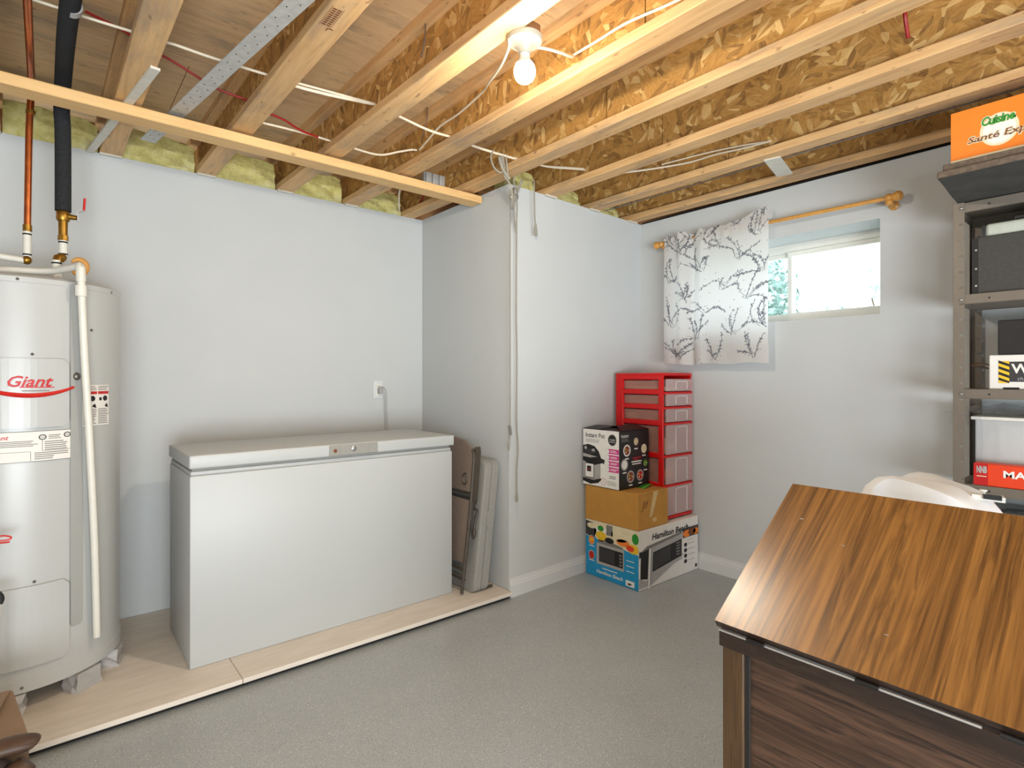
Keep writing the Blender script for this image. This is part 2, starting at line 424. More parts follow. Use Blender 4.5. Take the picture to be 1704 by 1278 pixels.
# rim boards above the walls
mb = MB(); mb.box((XL, YA+.27, ZT), (XB+.2, YA+.31, ZS)); structure(mb.build('trim_1', 'rim_wood'), 'rim board above the back wall')
mb = MB(); mb.box((XB+.08, 2.80, ZT), (XD+.3, 2.84, ZS)); structure(mb.build('trim_2', 'rim_wood'), 'rim board above the corner wall')
mb = MB(); mb.box((XD+.20, YF, ZT), (XD+.25, 2.84, ZS)); structure(mb.build('trim_3', 'rim_wood'), 'rim board above the window wall')
mb = MB(); mb.box((XB+.12, 2.84, ZT), (XB+.16, YA+.31, ZS)); structure(mb.build('trim_4', 'rim_wood'))
# thin dark strips along the top of the walls
mb = MB(); mb.prism([(C0[0]+.02, C0[1]+.01), (C1[0], C1[1]+.01), (C1[0], C1[1]+.13), (C0[0]+.02, C0[1]+.13)], lambda u, v, d: (u, v, d), ZT, ZT+.004); structure(mb.build('trim_5', 'dark_gap'))
mb = MB(); mb.box((XD+.004, YF, ZT), (XD+.2, 2.44, ZT+.012)); structure(mb.build('trim_6', 'dark_gap'))

# baseboards
def baseboard(name, a, b, nrm, h=.105):
    a, b, nrm = Vector((*a, 0)), Vector((*b, 0)), Vector((*nrm, 0)).normalized()
    prof = [(0, 0), (.014, 0), (.014, h*.62), (.011, h*.68), (.011, h*.74), (.007, h*.84), (.006, h), (0, h)]
    mb = MB(); n = len(prof)
    vs = [a + nrm*d + Vector((0, 0, z)) for d, z in prof] + [b + nrm*d + Vector((0, 0, z)) for d, z in prof]
    mb.add(vs, [tuple(range(n)), tuple(range(2*n-1, n-1, -1))] + [(i, (i+1) % n, n+(i+1) % n, n+i) for i in range(n)])
    return structure(mb.build(name, 'trim_paint'))
dC = Vector((C1[0]-C0[0], C1[1]-C0[1])); nC = Vector((dC.y, -dC.x))
baseboard('baseboard_back', C0, (C1[0]-.014, C1[1]), nC)
baseboard('baseboard_right', (XD, 2.43), (XD, YF), (-1, 0))

# ceiling: subfloor sheets carried by joists
ceil = bpy.data.objects.new('ceiling', None); COL.objects.link(ceil); ceil['kind'] = 'structure'; OFF['ceiling'] = Vector((0, 0, 0))
ceil['label'] = 'open joist ceiling under a plywood subfloor'
ys = [YF, -3.4, -2.18, -.96, .26, 1.48, 2.70, YA+.31]; sheet = 0
for i in range(len(ys)-1):
    xs_ = [XL-.1, -1.17+(i % 2)*.82, .46+(i % 2)*.82, 2.1+(i % 2)*.6, XD+.25]
    for j in range(4):
        MB().box((xs_[j]+.0015, ys[i]+.0015, ZS), (xs_[j+1]-.0015, ys[i+1]-.0015, ZS+.018)).build('subfloor_sheet', 'plywood', ceil)
structure(MB().box((XL-.3, YF-.3, ZS+.02), (XD+.4, YA+.4, ZS+.1)).build('sky_block_slab', 'dark_gap'), 'unseen slab added above the subfloor to block the sky')  # out-of-view slab added to keep sky light out of the room
def joist(xc, yend, y0=YF+.01, seam=None, stain=False):
    j = bpy.data.objects.new('joist', None); COL.objects.link(j); j.parent = ceil; OFF[j.name] = Vector((0, 0, 0))
    sh = lambda p: (p.x - .015*(p.y-1.6), p.y, p.z)
    MB().rbox((xc-.0445, y0, ZT), (xc+.0445, yend, ZT+.038), .003, 1, smooth=False).xf(sh).build('bottom_flange', 'lumber', j)
    MB().box((xc-.0445, y0, ZS-.038), (xc+.0445, yend, ZS-.0005)).xf(sh).build('top_flange', 'lumber', j)
    cuts = [y0] + sorted(seam or []) + [yend]
    for a, b in zip(cuts[:-1], cuts[1:]):
        MB().box((xc-.005, a+.003, ZT+.036), (xc+.005, b-.003, ZS-.036)).xf(sh).build('web_panel', 'osb', j)
    return j
def stamp(x, y, par):
    P = Print(lambda u, v, d: Vector((x-.032+v*.034+.010, y+.11-u*.13, ZT-d)))
    P.rect(.0, .62, .14, .72, 'ink_brown', 1); P.rect(.10, .72, .14, 1.2, 'ink_brown', 1)
    for a, b_ in ((0, .42), (.0, -.02)):
        for k in range(9): P.rect(.20+.085*k, b_, .25+.085*k, b_+.34, 'ink_brown', 1)
    P.rect(.14, .86, 1.0, .90, 'ink_brown', 1); P.rect(.14, -.16, 1.0, -.12, 'ink_brown', 1)
    o = P.build('grade_stamp', par); o['kind'] = 'stuff'
JX = [-1.41, -1.0, -.59, -.182, .258, .673, 1.085, 1.488, 1.90, 2.315, 2.725, 3.135]
SEAM = {3: [1.3], 4: [.9], 5: [2.05], 6: [2.12], 7: [1.11], 8: [1.62], 9: [1.62], 10: [1.5], 11: [.2]}
JO = [joist(x, YA+.27 if x < 2.0 else 2.80, seam=SEAM.get(i, [.5])) for i, x in enumerate(JX)]

for i, x in enumerate(JX):
    if 0 <= i: 
        ye = YA if x < 1.8 else 2.40+.0377*(x-XB)
        if x > 2.0 or x < 1.8: MB().box((x-.0445-.015*(ye-1.6), ye-.020, ZT-.009), (x+.0445-.015*(ye-1.6), ye-.0005, ZT)).build('drywall_shim', 'lath_white', ceil)
# window: frame, two sashes with panes
XW = XD + .235
win = bpy.data.objects.new('window_1', None); COL.objects.link(win); win['kind'] = 'structure'; win['label'] = 'white sliding basement window'
win.location = (XW, (WY0+WY1)/2, WZ0); OFF['window_1'] = Vector(win.location)
fr = MB(); e = .042
fr.box((XW-.01, WY0, WZ0), (XW+.07, WY0+e, WZ1)); fr.box((XW-.01, WY1-e, WZ0), (XW+.07, WY1, WZ1)); fr.box((XW-.01, WY0+e, WZ0), (XW+.07, WY1-e, WZ0+e)); fr.box((XW-.01, WY0+e, WZ1-e), (XW+.07, WY1-e, WZ1))
fr.box((XW-.014, WY0+e, WZ1-.024), (XW-.009, WY1-e, WZ1-.018))
fr.build('window_frame', 'white_plastic', win)
def sash(y0, y1, x):
    z0, z1 = WZ0+e+.001, WZ1-e-.001; q = .026
    m = MB(); m.box((x, y0, z0), (x+.024, y0+q, z1)); m.box((x, y1-q, z0), (x+.024, y1, z1)); m.box((x, y0+q, z0), (x+.024, y1-q, z0+q)); m.box((x, y0+q, z1-q), (x+.024, y1-q, z1))
    s_ = m.build('sash', 'white_plastic', win)
    MB().box((x+.010, y0+q-.004, z0+q-.004), (x+.014, y1-q+.004, z1-q+.004)).build('pane', 'window_glass', s_)
sash(WY0+e+.001, 1.532, XW+.006); sash(1.506, WY1-e-.001, XW+.036)

# outdoors: gravel bed and shrubs beyond the window
structure(MB().box((XD+.26, -1.5, 1.30), (9, 5.5, 1.40)).build('ground', 'gravel'), 'pale ground outside the window')
def shrub(c, r, n, label):
    t_ = thing('shrub', label, 'shrub', (c[0], c[1], 1.40), 'shrubs outside the window')
    st = MB()
    for k in range(7):
        a = random.uniform(0, 6.28); st.tube(smooth_path([(c[0], c[1], 1.40), (c[0]+.3*r[0]*math.cos(a), c[1]+.3*r[1]*math.sin(a), 1.4+r[2]*.6), (c[0]+.7*r[0]*math.cos(a), c[1]+.7*r[1]*math.sin(a), 1.4+r[2]*1.2)], 3), .008, 5)
    st.build('stems', 'bark', t_)
    lf = MB()
    for k in range(n):
        d = Vector((random.gauss(0, 1), random.gauss(0, 1), random.gauss(0, 1))).normalized()*random.uniform(.5, 1)
        p = Vector((c[0]+d.x*r[0], c[1]+d.y*r[1], 1.4+r[2]+d.z*r[2]*.97))
        a = Vector((random.gauss(0, 1), random.gauss(0, 1), random.gauss(0, .6))).normalized(); b = a.orthogonal().normalized(); s_ = random.uniform(.03, .06)
        lf.add([p-a*s_, p+b*s_*.45+a.cross(b)*s_*.1, p+a*s_, p-b*s_*.45], [(0, 1, 2), (0, 2, 3)])
    o = lf.build('foliage', 'foliage', t_); o['kind'] = 'stuff'
shrub((4.9, 2.46, 0), (.50, .36, .55), 1500, 'leafy green shrub seen through the left window sash')
shrub((5.7, 1.66, 0), (.22, .16, .46), 150, 'thin green shrub seen at the right end of the window')
shrub((6.4, 2.35, 0), (.45, .40, .34), 260, 'sparse low shrub seen through the middle of the window')

# ------------------------------------------------------------------ platform boards
PZ = .040
for nm, x0, x1, lab in (('platform_board', XL+.02, .588, 'beige painted plywood board under the water heater'), ('platform_board', .590, XB-.004, 'beige painted plywood board under the chest freezer')):
    t_ = thing(nm, lab, 'board', (x0, 2.36, 0), 'platform boards along the back wall')
    MB().rbox((x0, 2.366, PZ-.019), (x1, YA-.006, PZ), .002, 1, smooth=False).build('top_board', 'platform_paint', t_)
    MB().box((x0, 2.392, 0), (x1, YA-.006, PZ-.019)).build('under_shade', 'dark_gap', t_)  # near-black base paints in the shade below the board edge

# ------------------------------------------------------------------ text helper
def text_pts(s, shear=0.0, bold=0.0):
    cu = bpy.data.curves.new('t', 'FONT'); cu.body = s; cu.size = 1; cu.shear = shear; cu.offset = bold; cu.resolution_u = 2
    ob = bpy.data.objects.new('t', cu); COL.objects.link(ob); bpy.context.view_layer.update()
    me = ob.evaluated_get(bpy.context.evaluated_depsgraph_get()).to_mesh()
    v = [(p.co.x, p.co.y) for p in me.vertices]; f = [tuple(p.vertices) for p in me.polygons]
    bpy.data.objects.remove(ob); bpy.data.curves.remove(cu)
    if not v: return [], [], 1, 1
    x0 = min(p[0] for p in v); x1 = max(p[0] for p in v); y0 = min(p[1] for p in v); y1 = max(p[1] for p in v)
    return [((p[0]-x0)/(x1-x0), (p[1]-y0)/(y1-y0)) for p in v], f
class Face:
    """flat print on one face of a box: u,v in metres from the lower-left corner"""
    def __init__(s, o, U, V, N): s.o, s.U, s.V, s.N = Vector(o), Vector(U).normalized(), Vector(V).normalized(), Vector(N).normalized()
    def __call__(s, u, v, d=.0006): return s.o + s.U*u + s.V*v + s.N*d
class Print:
    def __init__(s, fn, w=1.0, h=1.0, curved=False): s.fn = fn; s.w = w; s.h = h; s.mb = MB(); s.mats = []; s.curved = curved
    def mi(s, m):
        if m not in s.mats: s.mats.append(m)
        return s.mats.index(m)
    def poly(s, pts, m, lv=1): s.mb.add([s.fn(u*s.w, v*s.h, .0004+.0004*lv) for u, v in pts], [tuple(range(len(pts)))], s.mi(m)); return s
    def rect(s, u0, v0, u1, v1, m, lv=1, seg=1):
        if s.curved: seg = max(seg, int(abs(u1-u0)/1.5)+1)
        for k in range(seg):
            a, b = u0+(u1-u0)*k/seg, u0+(u1-u0)*(k+1)/seg; s.poly([(a, v0), (b, v0), (b, v1), (a, v1)], m, lv)
        return s
    def ell(s, u, v, ru, rv, m, lv=1, n=20): return s.poly([(u+ru*math.cos(2*math.pi*k/n), v+rv*math.sin(2*math.pi*k/n)) for k in range(n)], m, lv)
    def text(s, st, u0, v0, u1, v1, m, lv=2, shear=0.0, bold=0.0, dv=0.0):
        p, f = text_pts(st, shear, bold)
        if p: s.mb.add([s.fn((u0+(u1-u0)*a)*s.w, (v0+(v1-v0)*b+dv*a)*s.h, .0004+.0004*lv) for a, b in p], f, s.mi(m))
        return s
    def lines(s, u0, v0, u1, v1, n, m, lv=2, ragged=.25):
        for k in range(n):
            v = v1-(v1-v0)*(k+.5)/n; hh = (v1-v0)/n*.22
            s.rect(u0, v-hh, u1-(u1-u0)*random.uniform(0, ragged), v+hh, m, lv)
        return s
    def build(s, name, parent): return s.mb.build(name, s.mats, parent)

stamp(.665, 1.60, JO[5])

# ------------------------------------------------------------------ chest freezer
FX0, FX1, FY0, FY1 = .436, 1.722, 2.575, 3.06; FT = .914
t_ = thing('chest_freezer', 'large white chest freezer with a flat hinged lid', 'freezer', ((FX0+FX1)/2, (FY0+FY1)/2, PZ))
MB().rbox((FX0+.004, FY0, PZ), (FX1-.006, FY1, .828), .006).build('body', 'freezer_white', t_)
MB().rbox((FX0+.008, FY0+.008, .828), (FX1-.01, FY1-.004, .846), .004).build('rim', 'lid_grey', t_)
MB().box((FX0+.014, FY0+.018, .846), (FX1-.016, FY1-.01, .858)).build('gasket', 'gasket', t_)
lid = MB().rbox((FX0, FY0-.012, .858), (FX1, FY1, FT), .007, 3).build('lid', 'freezer_white', t_)
lp = MB().rbox((1.015, FY0-.016, .860), (1.262, FY0-.008, FT-.004), .002, 1).build('lock_panel', 'panel_grey', lid)
m = MB(); m.lathe([(.013, 0), (.013, -.004), (.010, -.006), (0, -.006)], (1.135, FY0-.016, .889), 16, 'y'); m.box((1.132, FY0-.0235, .884), (1.138, FY0-.0215, .894)); m.build('key_lock', 'steel', lid)
m = MB(); m.lathe([(.009, 0), (.009, -.002), (0, -.003)], (1.043, FY0-.016, .884), 14, 'y'); m.build('indicator_light', 'ink_brown', lid)
MB().box((1.066, FY0-.0165, .862), (1.067, FY0-.0155, FT-.006)).box((1.215, FY0-.0165, .862), (1.216, FY0-.0155, FT-.006)).split('panel_groove', 'ink_grey', lid)
# cord up to the outlet
m = MB(); m.tube(smooth_path([(1.70, FY1+.02, .30), (1.695, 3.18, .50), (1.688, 3.27, .80), (1.682, 3.285, 1.02), (1.676, 3.280, 1.13), (1.664, 3.283, 1.165), (1.652, 3.300, 1.165)], 6), .0045, 8)
m.rbox((1.640, 3.298, 1.128), (1.664, 3.330, 1.172), .006); m.build('power_cord', 'ink_silver', t_)
# outlet
t_ = thing('wall_outlet', 'white duplex outlet on the back wall above the freezer', 'outlet', (1.648, YA, 1.153))
MB().rbox((1.613, YA-.006, 1.096), (1.683, YA-.0003, 1.212), .003).build('cover_plate', 'trim_paint', t_)
for z in (1.178, 1.130):
    r_ = MB().rbox((1.632, YA-.009, z-.014), (1.664, YA-.0055, z+.014), .004).build('receptacle', 'white_plastic', t_)
    MB().box((1.640, YA-.0096, z-.005), (1.642, YA-.0088, z+.005)).box((1.653, YA-.0096, z-.005), (1.655, YA-.0088, z+.005)).split('slot', 'ink_black', r_)
MB().lathe([(.003, 0), (.003, -.001), (0, -.0015)], (1.648, YA-.006, 1.154), 8, 'y').build('screw', 'screw', t_)

# ------------------------------------------------------------------ water heater
HC = Vector((-.085, 2.937)); HR = .3227; HB, HT_ = .112, 1.600
t_ = thing('water_heater', 'tall white cylindrical electric water heater with red brand lettering', 'water heater', (HC.x, HC.y, PZ))
MB().lathe([(HR-.012, HB), (HR, HB+.004), (HR, HB+.05), (HR-.002, HB+.052), (HR-.002, 1.568), (HR, 1.570), (HR, 1.588), (HR-.014, HT_), (0, HT_+.004)], (HC.x, HC.y, 0), 96).build('tank_jacket', 'white_enamel', t_)
def cyl(deg, z, d=0.0):
    a = math.radians(deg); return Vector((HC.x+(HR+d)*math.cos(a), HC.y+(HR+d)*math.sin(a), z))
def cpatch(a0, a1, z0, z1, d0, d1, rad=.02, n=18):
    """raised rounded panel wrapped round the tank"""
    arc = HR*math.radians(a1-a0); pts = []
    for cx_, cz_, s0 in ((arc-rad, z1-rad, 0), (rad, z1-rad, 90), (rad, z0+rad, 180), (arc-rad, z0+rad, 270)):
        for k in range(5):
            an = math.radians(s0+90*k/4); pts.append((cx_+rad*math.cos(an), cz_+rad*math.sin(an)))
    # grid panel: columns across the arc with clipped heights
    m = MB(); cols = []
    for i in range(n+1):
        u = arc*i/n; cut = 0
        if u < rad: cut = rad-math.sqrt(max(0, rad*rad-(rad-u)**2))
        elif u > arc-rad: cut = rad-math.sqrt(max(0, rad*rad-(u-arc+rad)**2))
        cols.append((a0+math.degrees(u/HR), z0+cut, z1-cut))
    for (aa, b0, b1), (ab, c0, c1) in zip(cols[:-1], cols[1:]):
        m.add([cyl(aa, b0, d1), cyl(ab, c0, d1), cyl(ab, c1, d1), cyl(aa, b1, d1)], [(0, 1, 2, 3)], 0, True)
        m.add([cyl(aa, b0, d0), cyl(ab, c0, d0), cyl(ab, c0, d1), cyl(aa, b0, d1)], [(0, 1, 2, 3)], 0)
        m.add([cyl(aa, b1, d1), cyl(ab, c1, d1), cyl(ab, c1, d0), cyl(aa, b1, d0)], [(0, 1, 2, 3)], 0)
    for (aa, b0, b1) in (cols[0], cols[-1]): m.add([cyl(aa, b0, d0), cyl(aa, b0, d1), cyl(aa, b1, d1), cyl(aa, b1, d0)], [(0, 1, 2, 3)], 0)
    return m
up = cpatch(-123, -64.5, 1.053, 1.300, 0, .010).build('upper_access_panel', 'white_enamel', t_)
lo = cpatch(-123, -64.5, .205, .490, 0, .010).build('lower_access_panel', 'white_enamel', t_)
cpatch(-63.2, -56.0, .30, 1.585, 0, .004, .012, 6).build('jacket_seam', 'seam_shade', t_)  # darker grey paints in the shade of a recessed channel
# red brand lettering and swoosh
P = Print(lambda u, v, d: cyl(u, v, .011+d), curved=True)
P.text('Giant', -94.5, 1.198, -73.0, 1.238, 'ink_red', 2, shear=.35, bold=.02)
P.rect(-89, 1.1955, -72.5, 1.1985, 'ink_red', 2, 6)
P.rect(-88, 1.183, -75, 1.186, 'ink_grey', 2, 6)
P.build('brand_lettering', up)
m = MB(); pts = []
for k in range(25):
    a = -110+k*2.0; f = (a+84)/22.0; pts.append(cyl(a, 1.168+.028*f*f, .0105))
m.tube(pts, [.0045+.0045*math.sin(math.pi*k/24) for k in range(25)], 6); m.build('red_swoosh', 'red_paint', up)
# data plate
P = Print(lambda u, v, d: cyl(u, v, .001+d), curved=True)
a0, a1, z0, z1 = -112, -62.0, .931, 1.040
P.rect(a0, z0, a1, z1, 'ink_grey', 0, 24); P.rect(a0+.5, z0+.002, a1-.4, z1-.002, 'carton_white', 1, 24)
P.text('Giant', -103, 1.013, -94, 1.028, 'ink_red', 2, .3, .02)
for aa, zz in ((-78, 1.017), (-65, 1.021)):
    P.ell(aa, zz, 2.0, .010, 'ink_black', 2, 14); P.ell(aa, zz, 1.4, .007, 'carton_white', 3, 14); P.text('G', aa-.8, zz-.004, aa+.9, zz+.004, 'ink_black', 4)
P.lines(-103, .985, -80, 1.008, 4, 'ink_grey'); P.lines(-75, 1.008, -68, 1.026, 3, 'ink_grey')
P.lines(-77, .968, -64, 1.004, 5, 'ink_grey'); P.lines(-82, .937, -64, .965, 4, 'ink_grey', ragged=.5)
P.rect(-78.2, .967, -62.6, .9685, 'ink_grey', 2, 8); P.rect(-78.3, .967, -78.0, 1.008, 'ink_grey', 2); P.rect(-84, .935, -83.7, .967, 'ink_grey', 2); P.rect(-111, .967, -84, .9685, 'ink_grey', 2, 12)
P.build('data_plate', t_)
# caution stickers
P = Print(lambda u, v, d: cyl(u, v, .001+d), curved=True)
P.rect(-55.6, 1.045, -33.8, 1.203, 'carton_white', 1, 12)
for u0, u1 in ((-55.2, -45.0), (-44.2, -34.2)):
    P.rect(u0, 1.167, u1, 1.178, 'ink_red', 2, 5); P.lines(u0, 1.181, u1, 1.200, 3, 'ink_grey'); P.lines(u0, 1.050, u1, 1.112, 9, 'ink_grey')
    P.ell((u0+u1)/2+1.5, 1.150, 2.2, .011, 'ink_black', 2, 10); P.rect(u0+1, 1.142, u0+3.2, 1.154, 'ink_black', 2); P.poly([(u1-4, 1.118), (u1-.5, 1.113), (u1-1.5, 1.130), (u1-3.2, 1.126)], 'ink_black', 2)
P.build('caution_sticker', t_)
# feet
for a, lab in ((-95, None), (-52, None), (-18, None), (100, None), (170, None)):
    c = cyl(a, 0, -.030); m = MB(); bm = bmesh.new(); bmesh.ops.create_cube(bm, size=1); bmesh.ops.subdivide_edges(bm, edges=list(bm.edges), cuts=2, use_grid_fill=True)
    for v_ in bm.verts:
        q = v_.co; r_ = Matrix.Rotation(math.radians(a), 3, 'Z') @ Vector((q.x*.075, q.y*.085, 0)); nz = noise.noise(q*3+Vector((a, 0, 0)))*.018
        v_.co = Vector((c.x+r_.x+nz, c.y+r_.y+nz, PZ+(q.z+.5)*(HB-PZ)+ (nz*.3 if abs(q.z) < .4 else 0)))
    m.bm(bm); m.build('foot', 'ink_silver', t_)
# small screws and the side fitting
for a, z in ((-83, 1.315), (-82, .502), (-49, 1.415), (-88, .135), (-90, 1.579), (-30, 1.577)):
    c = cyl(a, z, 0); m = MB(); m.sphere(c, .005, 8); m.build('screw', 'screw', t_)
m = MB(); c = cyl(-59.5, 1.236, 0); m.sphere(c, (.014, .014, .016), 12); m.build('electrical_knockout', 'screw', t_)
# relief valve, discharge pipe
m = MB(); m.tube(smooth_path([(-.17, 2.80, 1.628), (-.10, 2.78, 1.632), (.0, 2.755, 1.636), (.085, 2.635, 1.648)], 5), .013, 12)
m.tube([(.085, 2.66, 1.648), (.088, 2.633, 1.648), (.091, 2.625, 1.640), (.092, 2.624, 1.59)], .0155, 12)
m.tube([(.092, 2.624, 1.575), (.092, 2.624, 1.535)], .0185, 12)
m.tube(smooth_path([(.092, 2.624, 1.60), (.103, 2.632, 1.30), (.118, 2.645, 1.00), (.134, 2.662, .60), (.142, 2.672, .232)], 5), .0125, 12)
m.split('discharge_pipe', 'pvc_white', t_)

# copper and insulated supply pipes
def pipe_bands(m, x, y, zs, r, mat):
    for z in zs: m.lathe([(r, z-.003), (r, z+.003)], (x, y, 0), 14, mat=mat)
cp = thing('copper_pipe', 'bare copper pipe rising from the heater past the batten', 'pipe', (-.066, 2.87, 1.60))
MB().tube(smooth_path([(-.065, 2.90, 1.83), (-.060, 2.90, 2.20), (-.055, 2.90, 2.33), (-.054, 2.885, 2.362), (-.052, 2.84, 2.372), (-.050, 2.2, 2.378), (-.045, 1.2, 2.385)], 6), .0115, 12).build('riser', 'copper', cp)
m = MB(); m.lathe([(.0145, 1.806), (.0145, 1.832)], (-.065, 2.90, 0), 14, mat=0); m.lathe([(.0155, 2.27), (.0155, 2.285)], (-.0555, 2.90, 0), 14); m.sphere((-.067, 2.89, 1.692), .017, 12); m.split('fitting', 'brass', cp)
m = MB(); m.lathe([(.0135, 1.70), (.0135, 1.806)], (-.066, 2.90, 0), 14); m.tube(smooth_path([(-.067, 2.89, 1.690), (-.15, 2.88, 1.695), (-.22, 2.865, 1.695), (-.243, 2.86, 1.672), (-.245, 2.86, 1.606)], 4), .0125, 12); m.split('plastic_nipple', 'pvc_white', cp)
m = MB(); pipe_bands(m, -.066, 2.90, (1.715, 1.795), .0142, 0); m.split('black_band', 'black_rubber', cp)
ip = thing('insulated_pipe', 'water pipe in black foam insulation with brass valve and red lever', 'pipe', (.042, 2.86, 1.60))
fp = smooth_path([(.044, 2.89, 1.905), (.044, 2.895, 2.10), (.043, 2.90, 2.24), (.040, 2.895, 2.30), (.040, 2.87, 2.352), (.042, 2.80, 2.385), (.046, 2.4, 2.395), (.060, 1.9, 2.40), (.075, 1.2, 2.40)], 6)
MB().tube(fp, .0270, 18).build('foam_sleeve', 'foam_black', ip)
m = MB(); m.box((.045, 2.28, 2.3683), (.066, 2.32, 2.3693)); 
MB().tube([(.0545, 2.245, 2.3975), (.0555, 2.215, 2.3980)], .0276, 18).build('printed_band', 'ink_silver', ip)
m = MB(); m.lathe([(.020, 1.865), (.023, 1.872), (.023, 1.900), (.018, 1.908)], (.044, 2.89, 0), 10); m.lathe([(.015, 1.80), (.016, 1.865)], (.044, 2.89, 0), 12); m.lathe([(.0175, 1.785), (.0175, 1.806)], (.044, 2.89, 0), 8)
m.tube([(.06, 2.885, 1.885), (.088, 2.875, 1.882)], [.012, .009], 10); m.sphere((.036, 2.88, 1.712), .018, 12); m.tube([(.044, 2.885, 1.72), (.028, 2.872, 1.71), (.024, 2.87, 1.69)], .0165, 12); m.split('ball_valve', 'brass', ip)
m = MB(); m.bar((.090, 2.873, 1.868), (.090, 2.873, 1.905), .003, .012, (0, 1, 0)); m.bar((.090, 2.873, 1.905), (.110, 2.869, 1.915), .012, .003); m.build('lever_shank', 'steel', ip)
MB().tube([(.110, 2.869, 1.914), (.113, 2.868, 1.965)], .0045, 8).build('lever_grip', 'red_paint', ip)
m = MB(); m.lathe([(.0150, 1.722), (.0150, 1.785)], (.044, 2.888, 0), 14); m.lathe([(.0165, 1.606), (.0165, 1.70)], (.024, 2.87, 0), 14); m.split('plastic_nipple', 'pvc_white', ip)
m = MB(); pipe_bands(m, .044, 2.888, (1.730, 1.778), .0157, 0); pipe_bands(m, .024, 2.87, (1.688,), .0172, 0); m.split('black_band', 'black_rubber', ip)
# crescent shaped wooden ring on the tank
t_ = thing('wooden_crescent', 'small varnished wooden crescent ring standing on the heater top', 'ring', (.10, 2.87, 1.604))
m = MB(); pts = []; rad = []
for k in range(25):
    a = math.radians(-150+300*k/24); pts.append((.090+.024*math.cos(a), 2.80, 1.672+.028*math.sin(a))); rad.append(.004+.009*math.sin(math.pi*k/24)**.7)
m.tube(pts, rad, 10); m.build('ring', 'varnished_pine', t_)
m = MB(); m.lathe([(.016, 1.604), (.010, 1.612), (.008, 1.636), (.006, 1.650)], (.098, 2.80, 0), 14); m.build('stem', 'varnished_pine', t_)

# ------------------------------------------------------------------ batten, lath, steel angle, insulation
o = MB().rbox((-2.0, 2.640, 2.266), (1.972, 2.742, 2.3085), .004, 1, smooth=False).build('ceiling_batten', 'lumber_x', base=(0, 2.69, 2.266))
tag(o, 'long pine batten nailed across the undersides of the joists', 'batten')
o = MB().bar((.286, 2.29, 2.3135), (.150, 3.335, 2.3135), .030, .0095).build('wood_lath', 'lath_white', base=(.22, 2.8, 2.31))
tag(o, 'short whitish lath running diagonally from joist to back wall', 'lath')
a_, b_ = Vector((.350, 3.05, 2.325)), Vector((.588, 1.42, 2.325))
d = (b_-a_).normalized(); sd = d.cross(Vector((0, 0, 1)))
m = MB(); m.obb((a_+b_)/2, d, sd, (0, 0, 1), ((b_-a_).length/2, .030, .0012)); m.obb((a_+b_)/2 - sd*.030 + Vector((0, 0, .022)), d, sd, (0, 0, 1), ((b_-a_).length/2, .0012, .022))
st = thing('steel_track', 'galvanised steel stud track lying diagonally between two joists', 'track', (.45, 2.0, 2.344)); m.build('channel', 'galvanised', st)
m = MB()
for k in range(44):
    p = a_ + d*(.05+k*.036) + sd*(.012*((k % 2)*2-1)); m.sphere((p.x, p.y, p.z-.0012), .0022, 6)
ph = m.build('punched_hole', 'dark_gap', st); ph['kind'] = 'stuff'
def batt(x0, x1, y, h, label, depth=.16, seed=0):
    m = MB(); bm = bmesh.new(); bmesh.ops.create_cube(bm, size=1); bmesh.ops.subdivide_edges(bm, edges=list(bm.edges), cuts=9, use_grid_fill=True)
    for v_ in bm.verts:
        q = v_.co.copy(); q.x = max(-.5, min(.5, q.x))
        n1 = noise.noise(Vector((q.x*4+seed, q.y*4, q.z*4)))
        z = ZT+.003 + (q.z+.5)*h*(1-.10*(abs(q.x)*2)**8 + .16*n1 - .16*(q.x+.0)*math.sin(seed))*(1 if q.y > -.3 else .96)
        y2 = y + depth*.5 + q.y*depth + n1*.030*(1 if q.y < 0 else 0)
        if q.y < -.45: y2 += .035*max(0, q.z+.1)
        v_.co = Vector(((x0+x1)/2+q.x*(x1-x0-.004), y2, z))
    m.bm(bm, 0, True); o = m.build('insulation_batt', 'insulation', base=((x0+x1)/2, y, ZT)); tag(o, label, 'insulation', 'insulation batts stuffed between the joists')
def gap(i): s_ = .015*(3.4-1.6); return JX[i]+.047-s_, JX[i+1]-.047-s_
batt(*gap(3), YA+.02, .165, 'yellow insulation batt behind the copper and black pipes', seed=1)
batt(*gap(4), YA+.02, .165, 'yellow insulation batt beside the steel track', seed=2)
batt(*gap(5), YA+.02, .170, 'bright yellow insulation batt third from the left', seed=3)
batt(*gap(6), YA+.02, .165, 'bright yellow insulation batt fourth from the left', seed=4)
batt(*gap(7), YA+.02, .140, 'greenish insulation batt nearest the return wall with a white cable over it', seed=5)
s2 = .015*(2.5-1.6)
batt(2.10, JX[9]-.049-s2, 2.49, .15, 'narrow green insulation batt next to the hanging ropes', .2, 6)
batt(JX[9]+.047-s2, JX[10]-.049-s2, 2.50, .13, 'green insulation batt above the corner wall', .2, 7)
batt(JX[10]+.047-s2, JX[11]-.049-s2, 2.51, .11, 'green insulation batt nearest the window corner', .2, 8)
